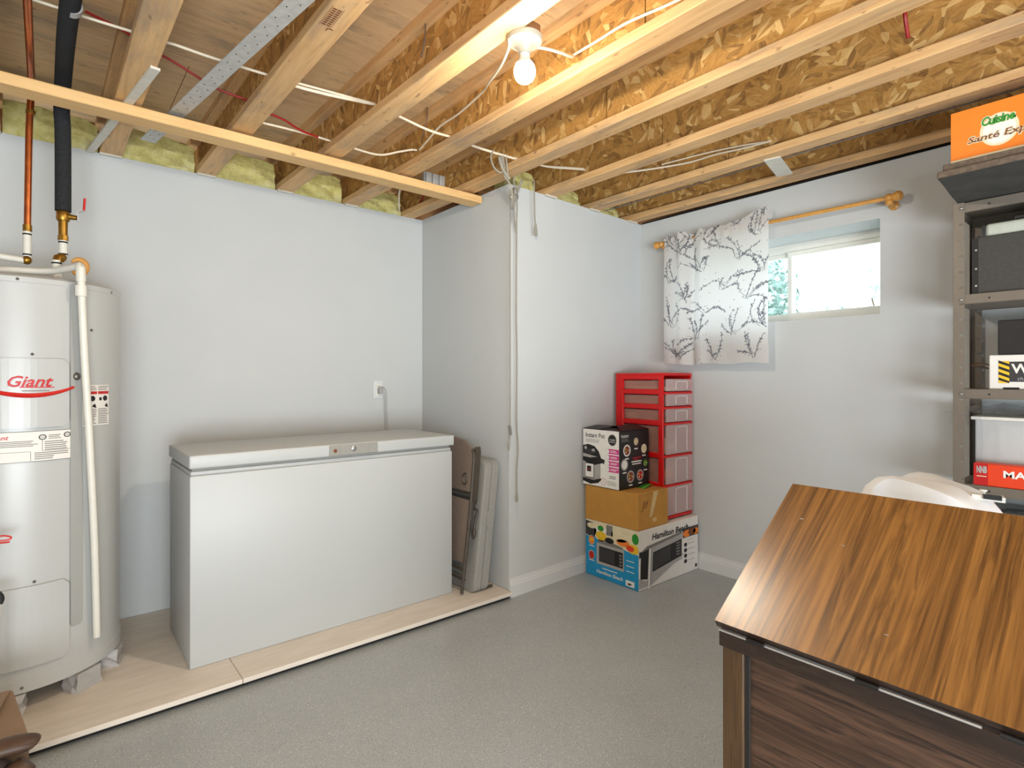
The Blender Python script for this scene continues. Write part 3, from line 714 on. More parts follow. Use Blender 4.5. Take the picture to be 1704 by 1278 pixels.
# white painted block between two joists, vapour film, blocking, metal duct end
o = MB().bar((2.745, 1.285, ZT-.004), (3.02, 1.345, ZT-.004), .075, .007).build('wood_block', 'lath_white', base=(2.88, 1.31, ZT-.008)); tag(o, 'white painted slat bridging two joists above the window', 'slat')
o = MB().bar((2.795, 2.40, ZT+.004), (2.825, -1.0, ZT+.004), .016, .001).build('vapour_film', 'vapour_film', base=(2.81, .8, ZT)); tag(o, 'thin strip of dark plastic film along a joist edge', 'film')
m = MB()
for k in range(3): m.rbox((1.665+.045*k, 2.765, ZT+.002), (1.703+.045*k, 2.78, ZT+.10), .006, 2)
m.box((1.66, 2.78, ZT+.001), (1.80, 2.795, ZT+.102)); o = m.build('duct_end', 'galvanised', base=(1.73, 2.78, ZT)); tag(o, 'ribbed blue-grey metal duct end between joists near the batten end', 'duct')

# ------------------------------------------------------------------ cables
def cable(pts, r, mat, label, name='electric_cable', cat='cable', flat=1):
    o = MB().tube(smooth_path(pts, 6), r, 8).build(name, mat, base=pts[0]); return tag(o, label, cat, 'cables strung through the joists' if cat == 'cable' else None)
cable([(-.20, 2.34, 2.445), (-.096, 2.34, 2.438), (.040, 2.34, 2.438), (.098, 2.34, 2.437), (.225, 2.32, 2.43), (.252, 2.31, 2.425)], .005, 'cable_white', 'white cable crossing behind the insulated pipe')
cable([(.263, 2.29, 2.42), (.30, 2.24, 2.39), (.336, 2.22, 2.382), (.414, 2.22, 2.380), (.479, 2.22, 2.380), (.601, 2.21, 2.378), (.66, 2.2, 2.374)], .005, 'cable_white', 'white cable passing over the steel track')
cable([(.68, 2.2, 2.372), (.75, 2.2, 2.367), (.87, 2.2, 2.376), (.989, 2.2, 2.390), (1.074, 2.2, 2.400)], .006, 'cable_white', 'pair of white cables between the stamped joist and the next')
cable([(.68, 2.21, 2.382), (.78, 2.21, 2.388), (.90, 2.21, 2.396), (1.072, 2.205, 2.405)], .0045, 'cable_white', 'thinner white cable doubling the one by the stamped joist')
cable([(1.084, 2.2, 2.400), (1.195, 2.2, 2.383), (1.345, 2.2, 2.366), (1.472, 2.2, 2.370)], .0055, 'cable_white', 'white cable crossing the bay below the lamp')
cable([(1.486, 2.2, 2.372), (1.583, 2.2, 2.362), (1.70, 2.2, 2.362), (1.839, 2.2, 2.366), (1.882, 2.2, 2.37)], .006, 'cable_white', 'white cable the looped rope hangs from')
cable([(1.898, 2.2, 2.371), (2.064, 2.2, 2.380), (2.20, 2.16, 2.392), (2.298, 2.13, 2.400)], .005, 'cable_white', 'upper white cable right of the hanging ropes')
cable([(1.899, 2.19, 2.365), (2.06, 2.18, 2.370), (2.20, 2.15, 2.384), (2.299, 2.12, 2.392)], .0045, 'cable_white', 'lower white cable right of the hanging ropes')
cable([(2.315, 2.10, 2.375), (2.40, 2.06, 2.367), (2.47, 2.02, 2.385), (2.60, 1.886, 2.403), (2.690, 1.72, 2.410), (2.705, 1.57, 2.411), (2.708, 1.40, 2.395), (2.709, 1.279, 2.389)], .005, 'cable_white', 'long drooping white cable stapled along the joist above the window')
cable([(2.62, 1.84, 2.418), (2.69, 1.60, 2.428), (2.710, 1.40, 2.410), (2.711, 1.275, 2.388)], .004, 'cable_white', 'thin white cable returning along the joist above the window')
cable([(.10, 2.5, 2.540), (.211, 2.47, 2.500), (.248, 2.46, 2.470)], .005, 'cable_red', 'red cable above the copper pipe bay')
cable([(.262, 2.46, 2.460), (.36, 2.48, 2.452), (.491, 2.5, 2.415), (.537, 2.5, 2.404), (.660, 2.5, 2.394)], .005, 'cable_red', 'red cable crossing the steel track')
cable([(.672, 2.5, 2.372), (.724, 2.5, 2.366), (.80, 2.53, 2.370), (.90, 2.58, 2.365), (1.066, 2.62, 2.372)], .005, 'cable_red', 'red cable beyond the stamped joist')
cable([(.668, 2.60, 2.366), (.721, 2.6, 2.362), (.83, 2.6, 2.366), (.95, 2.6, 2.368), (1.066, 2.6, 2.364)], .005, 'cable_white', 'white cable just in front of the batten')
cable([(1.076, 2.6, 2.364), (1.137, 2.6, 2.362), (1.286, 2.6, 2.364), (1.39, 2.58, 2.400), (1.445, 2.55, 2.415), (1.468, 2.53, 2.413)], .005, 'cable_white', 'white cable rising to the joist right of the lamp')
cable([(1.116, 1.352, 2.300), (1.135, 1.375, 2.296), (1.19, 1.46, 2.322), (1.25, 1.568, 2.350), (1.33, 1.74, 2.390), (1.40, 1.8805, 2.430), (1.45, 2.12, 2.448), (1.462, 2.30, 2.455), (1.468, 2.42, 2.430), (1.470, 2.507, 2.408)], .0048, 'cable_white', 'white cable leaving the lamp base to the left')
cable([(1.215, 1.36, 2.318), (1.28, 1.35, 2.330), (1.36, 1.36, 2.350), (1.43, 1.382, 2.373), (1.46, 1.393, 2.400), (1.472, 1.30, 2.408), (1.474, 1.169, 2.409), (1.478, .97, 2.385), (1.48, .7, 2.37)], .0048, 'cable_white', 'white cable leaving the lamp base to the right')
cable([(1.42, 2.3494, 2.555), (1.425, 2.36, 2.50), (1.42, 2.392, 2.43), (1.43, 2.42, 2.40)], .003, 'cable_brown', 'thin brown wire hanging beside the lamp cable')
cable([(1.05, 1.75, 2.56), (1.06, 1.77, 2.48), (1.062, 1.80, 2.42)], .003, 'cable_brown', 'thin brown wire hanging left of the lamp')
cable([(2.20, .585, 2.50), (2.205, .586, 2.445), (2.235, .588, 2.405), (2.25, .589, 2.390)], .0065, 'cable_red', 'short red cable tail hanging at the top right')
cable([(1.83, 3.38, 2.335), (1.78, 3.30, 2.36), (1.70, 3.15, 2.40), (1.66, 3.02, 2.44)], .006, 'cable_white', 'white cable over the greenish insulation batt')
cable([(1.905, 3.30, 2.345), (1.87, 3.20, 2.365), (1.82, 3.05, 2.39)], .006, 'cable_red', 'red cable beside the return wall')

# ------------------------------------------------------------------ lamp
def ceiling_lamp(LX, LY, mat, label):
    t_ = thing('ceiling_lamp', label, 'lamp', (LX, LY, ZT), 'bare bulb lamp holders')
    MB().rbox((LX-.026, LY-.035, ZT+.002), (LX+.040, LY+.035, ZT+.045), .006).build('junction_box', 'rim_wood', t_)
    MB().lathe([(0, ZT+.002), (.057, ZT+.002), (.0575, ZT-.006), (.054, ZT-.013), (.040, ZT-.019), (.027, ZT-.028), (.021, ZT-.042), (.019, ZT-.050), (0, ZT-.050)], (LX, LY, 0), 40).build('porcelain_base', 'porcelain', t_)
    for s_ in (-1, 1): MB().lathe([(0, ZT-.0165), (.004, ZT-.0165), (.004, ZT-.012)], (LX+s_*.036*.77, LY-s_*.036*.64, 0), 10).build('screw', 'screw', t_)
    MB().lathe([(.0165, ZT-.050), (.0165, ZT-.066), (.019, ZT-.072)], (LX, LY, 0), 24).build('bulb_neck', 'white_plastic', t_)
    b0 = ZT-.066
    MB().lathe([(.0165, b0+.004), (.018, b0-.002), (.0245, b0-.010), (.0300, b0-.020)], (LX, LY, 0), 28).build('bulb_collar', 'white_plastic', t_)
    MB().lathe([(.0300, b0-.020), (.0338, b0-.032), (.0345, b0-.043)], (LX, LY, 0), 28).build('bulb_upper', 'bulb_dim', t_)
    MB().lathe([(.0345, b0-.043), (.0325, b0-.055), (.026, b0-.067), (.015, b0-.075), (0, b0-.078)], (LX, LY, 0), 28).build('bulb', mat, t_)
ceiling_lamp(1.172, 1.342, 'bulb_light', 'white porcelain lamp holder with a glowing bare bulb')
ceiling_lamp(-.80, -.90, 'fill_lamp_light', 'unseen fill lamp added behind the camera')  # lamp added out of view to brighten the floor and walls

# ------------------------------------------------------------------ hanging ropes at the corner
t_ = thing('pulley_rope', 'pale rope and pulley hanging down the wall corner in two long strands', 'rope', (1.98, 2.36, ZT))
m = MB(); m.tube(smooth_path([(1.957, 2.36, 2.27), (1.956, 2.362, 1.9), (1.957, 2.362, 1.4), (1.955, 2.36, .96)], 4), .0038, 6); m.build('strand', 'rope', t_)
m = MB(); m.tube(smooth_path([(1.998, 2.36, 2.24), (2.008, 2.362, 2.18), (2.004, 2.362, 2.08), (2.001, 2.362, 1.60), (2.006, 2.362, 1.35), (2.003, 2.362, 1.0), (2.012, 2.36, .84), (2.002, 2.36, .72), (2.004, 2.36, .57)], 5), .0042, 6); m.build('strand', 'rope', t_)
m = MB(); m.tube(smooth_path([(1.985, 2.362, 2.24), (1.984, 2.362, 2.16), (1.992, 2.362, 2.09), (2.001, 2.362, 2.04)], 4), .0038, 6); m.build('strand', 'rope', t_)
m = MB(); m.lathe([(0, -.010), (.017, -.010), (.022, -.006), (.015, 0), (.022, .006), (.017, .010), (0, .010)], (1.982, 2.352, 2.235), 18, 'y'); m.sphere((1.982, 2.342, 2.235), .005, 8)
m.rbox((1.970, 2.338, 2.245), (1.994, 2.366, 2.285), .008); m.build('pulley', 'pulley_metal', t_)
m = MB(); m.tube(smooth_path([(1.975, 2.34, 2.28), (1.955, 2.33, 2.32), (1.945, 2.30, 2.352), (1.93, 2.29, 2.362)], 4), .004, 6); m.tube(smooth_path([(1.992, 2.352, 2.25), (2.006, 2.35, 2.29), (2.025, 2.34, 2.335)], 4), .0045, 6); m.tube(smooth_path([(2.000, 2.352, 2.26), (2.018, 2.35, 2.30), (2.035, 2.345, 2.335)], 4), .0045, 6); m.split('hanging_loop', 'rope', t_)
m = MB(); m.bar((1.952, 2.36, .965), (1.960, 2.36, .915), .016, .010); m.build('cord_clip', 'pulley_metal', t_)
m = MB(); m.tube([(1.955, 2.36, .918), (1.947, 2.36, .87)], .0035, 6); m.tube([(1.947, 2.36, .87), (1.944, 2.36, .845), (1.943, 2.36, .83)], [.005, .008, .004], 8); m.tube([(2.004, 2.36, .585), (2.003, 2.36, .56), (2.002, 2.36, .54)], [.005, .009, .007], 8); m.split('knotted_end', 'rope', t_)
t_ = thing('tassel_cord', 'short cord with frayed tassel end hanging in front of the corner wall', 'cord', (2.135, 2.355, ZT))
m = MB(); m.tube(smooth_path([(2.128, 2.355, 2.36), (2.130, 2.355, 2.25), (2.133, 2.355, 2.16), (2.139, 2.355, 2.10)], 4), .0042, 6); m.build('cord', 'rope', t_)
m = MB(); m.tube([(2.139, 2.355, 2.115), (2.141, 2.355, 2.09), (2.142, 2.355, 2.065), (2.143, 2.355, 2.045)], [.005, .008, .010, .009], 8); m.build('tassel', 'rope', t_)
t_ = thing('looped_rope', 'bundle of pale rope looped over a cable beside the batten end', 'rope', (1.80, 2.19, 2.37))
m = MB(); m.tube(smooth_path([(1.712, 2.2, 2.372), (1.690, 2.19, 2.33), (1.700, 2.18, 2.28), (1.740, 2.18, 2.262), (1.765, 2.19, 2.29), (1.760, 2.2, 2.365)], 5), .0042, 6)
m.tube(smooth_path([(1.772, 2.2, 2.370), (1.776, 2.19, 2.30), (1.770, 2.18, 2.25), (1.800, 2.17, 2.21), (1.83, 2.19, 2.15), (1.86, 2.23, 2.115), (1.91, 2.28, 2.15), (1.95, 2.32, 2.23)], 5), .0042, 6)
m.tube(smooth_path([(1.793, 2.2, 2.372), (1.796, 2.19, 2.28), (1.795, 2.18, 2.22)], 4), .005, 6); m.tube(smooth_path([(1.745, 2.195, 2.345), (1.752, 2.18, 2.29), (1.778, 2.17, 2.25), (1.792, 2.17, 2.24)], 4), .0065, 6); m.build('loops', 'rope', t_)

# ------------------------------------------------------------------ folding chair and folded table by the freezer
t_ = thing('folded_table', 'grey plastic folding table folded in half, leaning on the return wall', 'table', (1.83, 2.46, PZ))
lean = .118
def slab(x0, x1, y0, y1, z0, z1, rad=.05):
    m = MB(); pts = []
    for cy_, cz_, s0 in ((y1-rad, z1-rad, 0), (y0+rad, z1-rad, 90), (y0+rad, z0+rad*.7, 180), (y1-rad, z0+rad*.7, 270)):
        for k in range(6):
            an = math.radians(s0+90*k/5); pts.append((cy_+rad*math.cos(an), cz_+rad*(1 if s0 < 180 else .7)*math.sin(an)))
    n = len(pts); cy = sum(p[0] for p in pts)/n; cz = sum(p[1] for p in pts)/n
    ins = lambda p, k: (cy+(p[0]-cy)*k, cz+(p[1]-cz)*k)
    rings = [(x0+.008, 1.0), (x0+.002, .985), (x0, .965)]; rings2 = [(x1-.008, 1.0), (x1-.002, .985), (x1, .965)]
    R_ = [[(x, *ins(p, k)) for p in pts] for x, k in (rings[::-1] + rings2)]
    vs = [p for r_ in R_ for p in r_]
    fs = [tuple(range(n-1, -1, -1)), tuple((len(R_)-1)*n+i for i in range(n))]
    for a in range(len(R_)-1):
        for i in range(n): fs.append((a*n+i, a*n+(i+1) % n, (a+1)*n+(i+1) % n, (a+1)*n+i))
    m.add(vs, fs, 0, True)
    return m.xf(lambda p: (p.x+(p.z-PZ)*lean, p.y, p.z))
slab(1.788, 1.838, 2.470, 3.22, PZ+.002, .765).build('table_half', 'table_grey', t_)
slab(1.839, 1.889, 2.470, 3.22, PZ+.002, .765).build('table_half', 'table_grey', t_)
m = MB(); m.rbox((1.829, 2.464, .40), (1.843, 2.472, .49), .003); m.xf(lambda p: (p.x+(p.z-PZ)*lean, p.y, p.z)); m.build('latch', 'table_grey', t_)
m = MB(); m.tube([(1.905, 2.51, PZ+.010), (1.905+.045, 2.52, .45)], .008, 8); m.tube([(1.900, 2.500, PZ+.010), (1.935, 2.500, PZ+.010)], .008, 8); m.build('leg_frame', 'chair_frame', t_)
t_ = thing('folding_chair', 'folded brown metal folding chair squeezed between freezer and grey table', 'chair', (1.75, 2.6, PZ))
L2 = .105
def cx2(p): return (p.x+.022+(p.z-PZ)*(L2-.018), p.y, p.z)
for y in (2.500, 2.93):
    m = MB(); m.tube(smooth_path([(1.712, y+.01, PZ+.011), (1.722, y, .45), (1.724, y, .74), (1.726, y+.004, .80), (1.728, y+.03 if y < 2.7 else y-.03, .83)], 4), .0095, 10); m.xf(cx2); m.build('front_leg', 'chair_frame', t_)
    m = MB(); m.tube(smooth_path([(1.742, y+.012, .44), (1.742, y+.012, .62), (1.738, y+.01, .80)], 4), .010, 10); m.xf(cx2); m.build('rear_leg', 'chair_frame', t_)
m = MB(); pts = [(2.505, .60), (2.505, .79), (2.53, .84), (2.60, .876), (2.71, .888), (2.82, .876), (2.89, .84), (2.925, .78), (2.925, .60)]
m.prism(pts, lambda u, v, d: (d, u, v), 1.716, 1.730); m.xf(cx2); m.build('backrest', 'chair_fabric', t_)
m = MB(); m.rbox((1.728, 2.52, .20), (1.745, 2.91, .55), .008); m.xf(cx2); m.build('seat', 'chair_fabric', t_)
for z in (.12, .17, .585): m = MB(); m.tube([(1.722, 2.505, z), (1.722, 2.925, z)], .007, 8); m.xf(cx2); m.build('cross_bar', 'chair_frame', t_)
m = MB(); m.prism([(2.500, .55), (2.512, .52), (2.522, .53), (2.522, .82), (2.508, .845), (2.498, .82)], lambda u, v, d: (d, u, v), 1.731, 1.768); m.xf(cx2); m.build('side_plate', 'chair_frame', t_)
m = MB(); m.tube(smooth_path([(1.752, 2.50, .50), (1.772, 2.496, .49), (1.762, 2.496, .44), (1.756, 2.50, .38)], 4), [.006]*13, 8); m.sphere((1.757, 2.497, .37), (.012, .012, .035), 10); m.xf(cx2); m.build('hinge_link', 'chair_frame', t_)
m = MB(); m.tube([(1.714, 2.56+.022*math.cos(2*math.pi*k/14), .665+.030*math.sin(2*math.pi*k/14)) for k in range(14)], .005, 6, closed=True); m.xf(cx2); m.build('pull_ring', 'chair_frame', t_)

# ------------------------------------------------------------------ stack of boxes in the corner
def carton(name, label, lo, hi, mat, cat='box', open_top=False):
    t_ = thing(name, label, cat, ((lo[0]+hi[0])/2, (lo[1]+hi[1])/2, lo[2]))
    b = MB().rbox(lo, hi, .003, 1, smooth=False).build('carton', mat, t_); return t_, b
MX0, MX1, MY0, MY1, MZ = 2.602, 3.216, 1.982, 2.392, .345
t_, b = carton('microwave_box', 'blue and white microwave oven carton at the bottom of the corner stack', (MX0, MY0, .001), (MX1, MY1, MZ), 'carton_white')
# blue side faces -X: u runs from the far end (left in view) to the near corner
P = Print(Face((MX0, MY1, 0), (0, -1, 0), (0, 0, 1), (-1, 0, 0)), MY1-MY0, MZ)
P.rect(.004, .008, .996, .992, 'carton_blue', 0)
P.poly([(0.004, .992), (.004, .72), (.17, .66), (.22, .80), (.5, .70), (.78, .62), (.996, .60), (.996, .992)], 'ink_cream', 1)
P.poly([(.004, .73), (.17, .67), (.22, .84), (.14, .96), (.004, .98)], 'ink_dark', 2); P.ell(.12, .90, .09, .05, 'ink_cream', 3); 
P.ell(.30, .80, .13, .14, 'ink_white', 2); P.ell(.31, .76, .11, .08, 'ink_yellow', 3); P.ell(.30, .89, .06, .05, 'ink_green', 3); P.rect(.41, .80, .53, .98, 'ink_grey', 2)
P.ell(.66, .84, .16, .10, 'ink_cream', 2); P.ell(.72, .74, .12, .06, 'carton_orange', 2); P.ell(.90, .68, .10, .08, 'ink_yellow', 3); P.ell(.85, .68, .07, .05, 'carton_red', 4); P.ell(.94, .86, .06, .09, 'ink_green', 3)
P.ell(.47, .715, .085, .050, 'ink_black', 5)
for v_, c_ in ((.64, 'carton_orange'), (.37, 'carton_dark_red')): P.ell(.12, v_, .062, .088, 'ink_silver', 3); P.ell(.12, v_, .050, .070, c_, 4); 
P.ell(.12, .65, .030, .035, 'ink_yellow', 5)
P.poly([(.24, .63), (.70, .58), (.72, .66), (.26, .72)], 'ink_grey', 2)
P.rect(.22, .25, .74, .62, 'ink_silver', 3); P.rect(.27, .30, .72, .57, 'ink_black', 4); P.rect(.28, .32, .57, .55, 'ink_dark', 5); 
for k in range(4): P.rect(.655, .33+.055*k, .70, .36+.055*k, 'ink_grey', 5)
P.text('Hamilton Beach', .22, .085, .72, .150, 'ink_white', 3, .15, .015); P.rect(.33, .185, .62, .200, 'ink_white', 3)
for v_ in (.46, .37, .28): P.rect(.78, v_, .92, v_+.012, 'ink_white', 3)
P.rect(.77, .035, .925, .135, 'ink_white', 3); P.rect(.81, .06, .87, .09, 'ink_black', 4)
for v_ in (.53, .27): P.rect(.07, v_, .18, v_+.012, 'ink_white', 3)
P.build('printed_picture', b)
# white side faces -Y
P = Print(Face((MX0, MY0, 0), (1, 0, 0), (0, 0, 1), (0, -1, 0)), MX1-MX0, MZ)
P.text('Hamilton Beach', .20, .795, .815, .905, 'ink_black', 3, .15, .025)
P.poly([(.0, .22), (.10, .14), (.72, .40), (.72, .36), (.20, .04), (.0, .04)], 'ink_silver', 1)
P.poly([(.02, .64), (.12, .72), (.70, .80), (.705, .74), (.18, .66)], 'ink_grey', 2)
P.poly([(.02, .20), (.03, .64), (.15, .67), (.13, .16)], 'ink_black', 2)
P.poly([(.13, .16), (.15, .67), (.705, .755), (.70, .30)], 'ink_silver', 3)
P.poly([(.205, .255), (.215, .585), (.69, .665), (.69, .36)], 'ink_black', 4)
P.poly([(.22, .285), (.23, .56), (.50, .61), (.50, .36)], 'ink_dark', 5)
for k in range(5): P.rect(.60, .40+.05*k, .66, .425+.05*k, 'ink_grey', 5)
P.poly([(.135, .0), (.155, .66), (.185, .665), (.165, .0)], 'ink_white', 5); P.poly([(.163, .02), (.183, .66), (.190, .66), (.170, .02)], 'ink_dark', 6)
P.poly([(.0, .55), (.045, .57), (.045, .65), (.0, .66)], 'ink_black', 3)
P.rect(.715, .66, .995, .835, 'ink_dark', 2); P.ell(.79, .73, .07, .065, 'carton_orange', 3); P.ell(.88, .74, .07, .06, 'ink_brown', 4); P.ell(.95, .73, .05, .06, 'carton_orange', 4)
for v_ in (.53, .43, .33, .23): P.ell(.765, v_, .027, .036, 'ink_black', 3); P.rect(.81, v_, .93, v_+.010, 'ink_silver', 3)
P.rect(.80, .60, .90, .608, 'ink_silver', 3); P.rect(.94, .06, .975, .12, 'ink_black', 3)
P.build('printed_picture', b)
# cardboard box
KX0, KX1, KY0, KY1, KZ0, KZ1 = 2.600, 2.896, 1.988, 2.396, MZ+.001, .560
t_, b = carton('cardboard_box', 'plain brown taped cardboard box in the middle of the corner stack', (KX0, KY0, KZ0), (KX1, KY1, KZ1), 'cardboard')
P = Print(Face((KX0, KY0, KZ0), (1, 0, 0), (0, 0, 1), (0, -1, 0)), KX1-KX0, KZ1-KZ0)
P.poly([(.36, .30), (.46, .34), (.66, .99), (.50, .99)], 'tape', 1); P.text('Jlf', .10, .50, .34, .78, 'ink_brown', 1, .3); P.rect(.47, .16, .60, .26, 'tape', 1); P.build('tape_strip', b)
MB().box((KX0+.01, KY0-.0005, KZ1-.012), (KX1-.01, KY0+.002, KZ1-.011)).build('flap_seam', 'ink_brown', b)
# pressure cooker box
QX0, QX1, QY0, QY1, QZ0, QZ1 = 2.594, 2.884, 2.120, 2.408, .564, .912
t_, b = carton('cooker_box', 'black and white pressure cooker carton on top of the cardboard box', (QX0, QY0, QZ0), (QX1, QY1, QZ1), 'carton_black')
P = Print(Face((QX0, QY1, QZ0), (0, -1, 0), (0, 0, 1), (-1, 0, 0)), QY1-QY0, QZ1-QZ0)
P.rect(.002, .003, .998, .997, 'ink_white', 0)
P.text('Instant Pot', .08, .855, .62, .935, 'ink_black', 2, 0, .01); P.lines(.08, .76, .52, .83, 3, 'ink_silver')
P.ell(.82, .84, .115, .10, 'ink_grey', 1); P.ell(.82, .84, .100, .087, 'ink_black', 2); P.text('CSM', .75, .82, .89, .86, 'ink_white', 3); P.rect(.74, .80, .90, .806, 'ink_white', 3)
P.poly([(.0, .42), (.30, .36), (.56, .42), (.60, .40), (.62, .48), (.52, .50), (.45, .62), (.34, .70), (.16, .73), (.0, .70)], 'ink_black', 2)
P.poly([(.05, .66), (.35, .63), (.40, .60), (.28, .56), (.0, .57)], 'ink_dark', 3); P.poly([(.0, .56), (.30, .53), (.42, .52), (.20, .49), (.0, .50)], 'ink_silver', 3)
P.ell(.08, .66, .04, .03, 'ink_silver', 4); P.ell(.30, .63, .05, .025, 'ink_silver', 4)
P.rect(.0, .10, .50, .405, 'ink_silver', 1); P.rect(.06, .125, .32, .395, 'ink_black', 2); P.rect(.075, .14, .305, .38, 'ink_white', 3); P.rect(.12, .24, .24, .34, 'ink_black', 4); P.text('00', .14, .265, .22, .30, 'ink_red', 5)
P.poly([(.0, .06), (.22, .02), (.44, .06), (.52, .12), (.52, .15), (.30, .10), (.0, .12)], 'ink_black', 2)
for k in range(4):
    v_ = .60-.105*k; P.rect(.72, v_, .995, v_+.085, 'ink_pink', 1); P.ell(.69, v_+.042, .06, .042, 'ink_silver', 1); P.ell(.69, v_+.042, .055, .038, 'ink_white', 2); P.lines(.77, v_+.02, .97, v_+.065, 2, 'ink_white')
P.ell(.58, .10, .075, .058, 'ink_red', 1); P.ell(.58, .10, .068, .052, 'ink_white', 2); P.text('Q', .56, .085, .60, .115, 'ink_red', 3)
P.lines(.74, .165, .92, .225, 2, 'ink_grey'); P.lines(.68, .05, .96, .13, 4, 'ink_silver', 1)
P.build('printed_picture', b)
P = Print(Face((QX0, QY0, QZ0), (1, 0, 0), (0, 0, 1), (0, -1, 0)), QX1-QX0, QZ1-QZ0)
P.text('Instant', .07, .885, .30, .945, 'ink_white', 1, 0, .01); P.lines(.07, .81, .34, .87, 3, 'ink_grey')
for u, v_, c_, c2, ru in ((.25, .66, 'ink_white', 'ink_brown', .12), (.55, .80, 'ink_dark', 'ink_cream', .10), (.82, .66, 'ink_cream', 'ink_cream', .095), (.87, .40, 'ink_dark', 'ink_green', .095), (.17, .42, 'ink_silver', 'ink_white', .115), (.37, .20, 'ink_silver', 'ink_brown', .125), (.69, .20, 'ink_silver', 'carton_dark_red', .115)):
    P.ell(u, v_, ru, ru*.86, c_, 1); P.ell(u, v_, ru*.72, ru*.64, c2, 2)
    for k in range(5): P.ell(u+ru*.4*math.cos(k*1.3), v_+ru*.35*math.sin(k*1.3), ru*.16, ru*.13, ('ink_cream', 'ink_red', 'ink_yellow')[k % 3] if c2 not in ('ink_white',) and u < .8 or u > .86 else c2, 3)
    P.rect(u-.06, v_-ru*.86-.05, u+.06, v_-ru*.86-.028, 'ink_white', 2)
P.rect(.42, .51, .72, .525, 'ink_red', 1); P.rect(.46, .48, .64, .492, 'ink_red', 1); P.rect(.40, .44, .74, .462, 'ink_white', 1); P.rect(.42, .40, .72, .42, 'ink_white', 1)
P.build('printed_picture', b)
# loose top flaps, a little sprung
m = MB(); m.add([(QX0, QY1, QZ1+.001), (QX0, QY0+.16, QZ1+.001), (QX0+.12, QY0+.13, QZ1+.018), (QX0+.13, QY1, QZ1+.014)], [(0, 1, 2, 3)], 0)
m.add([(QX0+.02, QY0, QZ1+.001), (QX1, QY0, QZ1+.001), (QX1-.02, QY0+.11, QZ1+.022), (QX0+.12, QY0+.12, QZ1+.020)], [(0, 1, 2, 3)], 0)
m.add([(QX1, QY0+.02, QZ1+.001), (QX1, QY1, QZ1+.001), (QX1-.12, QY1-.02, QZ1+.012), (QX1-.12, QY0+.10, QZ1+.016)], [(0, 1, 2, 3)], 0)
o = m.build('top_flap', 'carton_black', b); o.modifiers.new('thickness', 'SOLIDIFY').thickness = .002
# green leaflet
m = MB()
prev = None
for k in range(9):
    s_ = k/8; x = 2.76+.110*s_; z = KZ1+.002+.010*math.sin(s_*2.5)+.006*s_
    m.v += [Vector((x, 2.060+.02*s_, z)), Vector((x, 2.112, z))]
    if k: i = len(m.v); m.f.append([i-4, i-3, i-1, i-2]); m.m.append(0); m.sm.append(True)
o = m.build('leaflet', 'green_leaf', base=(2.83, 2.05, KZ1)); o.modifiers.new('thickness', 'SOLIDIFY').thickness = .002; tag(o, 'curled green leaflet lying on the cardboard box', 'leaflet')

# red drawer tower
DX0, DX1, DY0, DY1, DZ0, DZ1 = 2.902, 3.218, 2.030, 2.400, MZ+.001, 1.262
t_ = thing('drawer_tower', 'tall red plastic storage tower with six clear drawers', 'drawers', ((DX0+DX1)/2, (DY0+DY1)/2, DZ0))
H6 = [.175, .165, .180, .090, .083, .083]; tot = sum(H6); sc = (DZ1-DZ0-.05)/tot; zs = [DZ0+.028]
for h in H6: zs.append(zs[-1]+h*sc)
m = MB(); q = .028
for x0, x1 in ((DX0, DX0+.016), (DX1-.016, DX1)):     # side frames: corner posts with horizontal rails leave windows
    m.rbox((x0, DY0, DZ0), (x1, DY0+.036, DZ1), .004, 1); m.rbox((x0, DY1-.062, DZ0), (x1, DY1, DZ1), .004, 1)
    for z in zs: m.rbox((x0+.001, DY0+.03, z-.021), (x1-.001, DY1-.05, z+.012), .004, 1)
m.build('side_frame', 'red_plastic', t_)
MB().rbox((DX0-.002, DY0-.004, DZ1-.018), (DX1+.002, DY1, DZ1), .006).build('top_cover', 'red_plastic', t_)
MB().box((DX0+.014, DY1-.012, DZ0), (DX1-.014, DY1-.002, DZ1-.018)).build('back_panel', 'red_plastic', t_)
for z in zs[:-1]: MB().rbox((DX0+.006, DY0-.010, z-.020), (DX1-.004, DY1-.012, z-.004), .004, 1).build('shelf_rail', 'red_plastic', t_)
random.seed(11)
for i in range(6):
    z0, z1 = zs[i]+.001, zs[i+1]-.026
    d_ = bpy.data.objects.new('drawer', None); COL.objects.link(d_); d_.parent = t_; OFF[d_.name] = OFF[t_.name]
    x0, x1 = DX0+.018, DX1-.018
    m = MB(); m.box((x0, DY0+.002, z0), (x1, DY1-.02, z0+.002)); m.box((x0, DY0+.002, z0), (x0+.002, DY1-.02, z1)); m.box((x1-.002, DY0+.002, z0), (x1, DY1-.02, z1)); m.box((x0, DY1-.022, z0), (x1, DY1-.02, z1)); m.build('drawer_bin', 'clear_side', d_)
    m = MB(); m.rbox((DX0+.024, DY0-.012, z0-.001), (DX1-.006, DY0+.002, z1+.010), .005, 2); m.build('drawer_front', 'clear_drawer', d_)
    m = MB(); fx0, fx1 = x0+.10, x1-.055; fz0, fz1 = z0+.012, z1-.004
    for a, b_ in (((fx0, fz0), (fx0+.003, fz1)), ((fx1-.003, fz0), (fx1, fz1)), ((fx0, fz1-.003), (fx1, fz1))): m.box((a[0], DY0-.0145, a[1]), (b_[0], DY0-.0118, b_[1]))
    m.build('moulded_frame', 'ink_white', d_)
